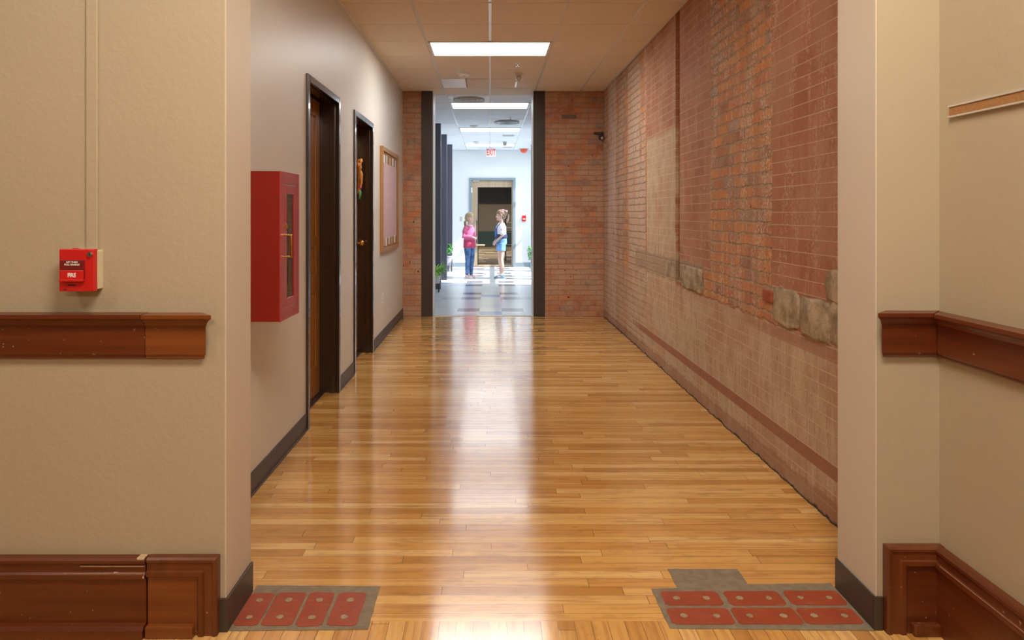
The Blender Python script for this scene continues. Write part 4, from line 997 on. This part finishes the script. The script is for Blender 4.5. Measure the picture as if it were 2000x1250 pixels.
bm = bmesh.new(); ell(bm, (0, .000, 1.345), (.083, .097, .074), 24, 16); ell(bm, (0, .026, 1.325), (.084, .090, .085), 24, 16); ell(bm, (0, .048, 1.285), (.074, .062, .075), 20, 14)
tube(bm, [(-.068, -.035, 1.345), (-.080, -.01, 1.30), (-.070, .03, 1.26)], [.012, .014, .012], 8); tube(bm, [(.068, -.035, 1.345), (.080, -.01, 1.30), (.070, .03, 1.26)], [.012, .014, .012], 8)
tube(bm, [(0, .085, 1.30), (.0, .125, 1.285), (.0, .135, 1.21), (.0, .125, 1.12), (0, .115, 1.05)], [.022, .032, .034, .027, .008], 14)
hr = fin(bm, 'hair', m_blond, t, .005, 1)
bm = bmesh.new(); tube(bm, [(0, .095, 1.298), (0, .112, 1.292)], .029, 14); obj('hair_tie', bm, m_white, hr, smooth=True)

# --- child in denim shorts
t = thing('person', 'child in white t-shirt and blue dungaree shorts, pink hair bows, standing right in profile', 'person', (.235, 14.62, 0), math.radians(-82))
t.scale = (1.03, 1.03, 1.03)
HC = (0, -.012, 1.30)
bm = bmesh.new()
stack(bm, [(0, 0, .70, .10, .085), (0, 0, .76, .13, .10), (0, 0, .88, .112, .085), (0, -.005, 1.00, .125, .092), (0, 0, 1.09, .128, .085), (0, .005, 1.135, .075, .06), (0, .005, 1.165, .042, .044)], 28)
tube(bm, [(0, .008, 1.11), (0, -.002, 1.23)], [.044, .042], 14)
head_geo(bm, HC)
ELB = {-1: (-.165, .005, .905), 1: (.168, .005, .91)}; WR = {-1: (-.085, -.125, .765), 1: (.085, -.120, .775)}
for s_ in (-1, 1):
    tube(bm, [(s_*.128, .005, 1.10), ELB[s_], WR[s_]], [.037, .029, .0205], 14)
    tube(bm, [(s_*.070, .0, .74), (s_*.070, -.006, .56), (s_*.070, -.012, .42), (s_*.068, .010, .27), (s_*.066, .014, .08)], [.080, .062, .048, .046, .028], 18)
    ell(bm, (s_*.066, -.03, .05), (.028, .07, .03))
hand(bm, WR[-1], (.45, -.45, -.75), (.6, .5, .2), 1, .6); hand(bm, WR[1], (-.45, -.45, -.75), (-.6, .5, .2), -1, .6)
body = fin(bm, 'body', m_skin, t, .005, 1); face_parts(t, body, HC, m_lip, m_iris)
bm = bmesh.new()
stack(bm, [(0, 0, .84, .135, .110), (0, -.004, .92, .138, .108), (0, -.006, 1.01, .142, .110), (0, 0, 1.085, .142, .098), (0, .004, 1.13, .098, .074), (0, .004, 1.155, .064, .06)], 32)
for s_ in (-1, 1): tube(bm, [(s_*.120, .004, 1.088), (s_*.152, .006, 1.02), (s_*.166, .006, .955)], [.056, .060, .060], 16)
ts = fin(bm, 't_shirt', M('white_cotton', (.82, .84, .86), .85, var=.02, bump=.2, bscale=30), t, .007, 2)
m_dn = denim('light_blue_denim', (.10, .22, .42)); m_dn2 = denim('deep_blue_denim', (.035, .10, .30)); m_navy = denim('navy_cloth', (.02, .025, .075))
bm = bmesh.new(); stack(bm, [(0, 0, .72, .150, .118), (0, 0, .78, .150, .120), (0, 0, .86, .138, .112), (0, 0, .90, .136, .110)], 28)
for s_ in (-1, 1): tube(bm, [(s_*.074, 0, .73), (s_*.086, -.002, .585)], [.088, .084], 20, caps=False)
dg_ = fin(bm, 'shorts', m_dn, t, .007, 2)
bm = bmesh.new()
for k in range(8):
    a0_, a1_ = -PI/2-.62+k*1.24/8, -PI/2-.62+(k+1)*1.24/8
    vs = []
    for a in (a0_, a1_):
        for z in (.88, 1.04):
            for r in (0, .006): vs.append(bm.verts.new(((.146+r)*math.cos(a), (.118+r)*math.sin(a)-.004, z)))
    for q_ in ((0, 1, 3, 2), (4, 6, 7, 5), (0, 4, 5, 1), (2, 3, 7, 6), (1, 5, 7, 3), (0, 2, 6, 4)): bm.faces.new([vs[i] for i in q_])
obj('bib', bm, m_dn2, dg_, smooth=False)
for s_ in (-1, 1):
    bm = bmesh.new(); tube(bm, [(s_*.070, -.112, 1.03), (s_*.078, -.085, 1.10), (s_*.082, -.02, 1.152)], .013, 8, flat=.5); obj('strap', bm, m_dn2, dg_, smooth=True)
bm = bmesh.new(); stack(bm, [(0, 0, .845, .152, .126), (0, 0, .89, .152, .127), (0, .0, .925, .146, .120)], 28); obj('waistband', bm, m_navy, dg_, smooth=True)
m_bs = M('blue_canvas', (.12, .22, .30), .7)
for s_ in (-1, 1):
    shoe(t, s_*.070, .012, -s_*.12, m_bs, m_white)
    bm = bmesh.new(); tube(bm, [(s_*.066, .014, .07), (s_*.066, .014, .115)], .035, 14); obj('sock', bm, m_white, t, smooth=True)
m_brown = hair_mat('brown_hair', (.13, .075, .045), (.36, .24, .16)); m_bow = M('pink_hair_bow', (.62, .28, .50), .6, var=.15)
bm = bmesh.new(); ell(bm, (0, .003, 1.362), (.083, .097, .074), 24, 16); ell(bm, (0, .028, 1.342), (.084, .090, .085), 24, 16); ell(bm, (0, .046, 1.30), (.074, .062, .075), 20, 14)
for s_ in (-1, 1):
    ell(bm, (s_*.048, .085, 1.385), (.040, .040, .040), 16, 12)
    pts = [(s_*.05, .11, 1.37), (s_*.052, .135, 1.32), (s_*.052, .137, 1.26), (s_*.05, .125, 1.20), (s_*.05, .12, 1.16)]; tube(bm, pts, [.022, .024, .020, .018, .007], 10)
    tube(bm, [(s_*.068, -.035, 1.36), (s_*.080, -.01, 1.315), (s_*.070, .03, 1.275)], [.012, .014, .012], 8)
hr = fin(bm, 'hair', m_brown, t, .005, 1)
for s_ in (-1, 1):
    for b_, p in ((0, (s_*.052, .068, 1.405)), (1, (s_*.056, .105, 1.402)), (2, (s_*.05, .03, 1.425))):
        bm = bmesh.new(); ell(bm, (p[0], p[1]-.013, p[2]), (.012, .018, .012), 10, 8); ell(bm, (p[0], p[1]+.013, p[2]), (.012, .018, .012), 10, 8); ell(bm, p, (.008, .008, .008), 8, 6); obj('hair_bow', bm, m_bow, hr, smooth=True)
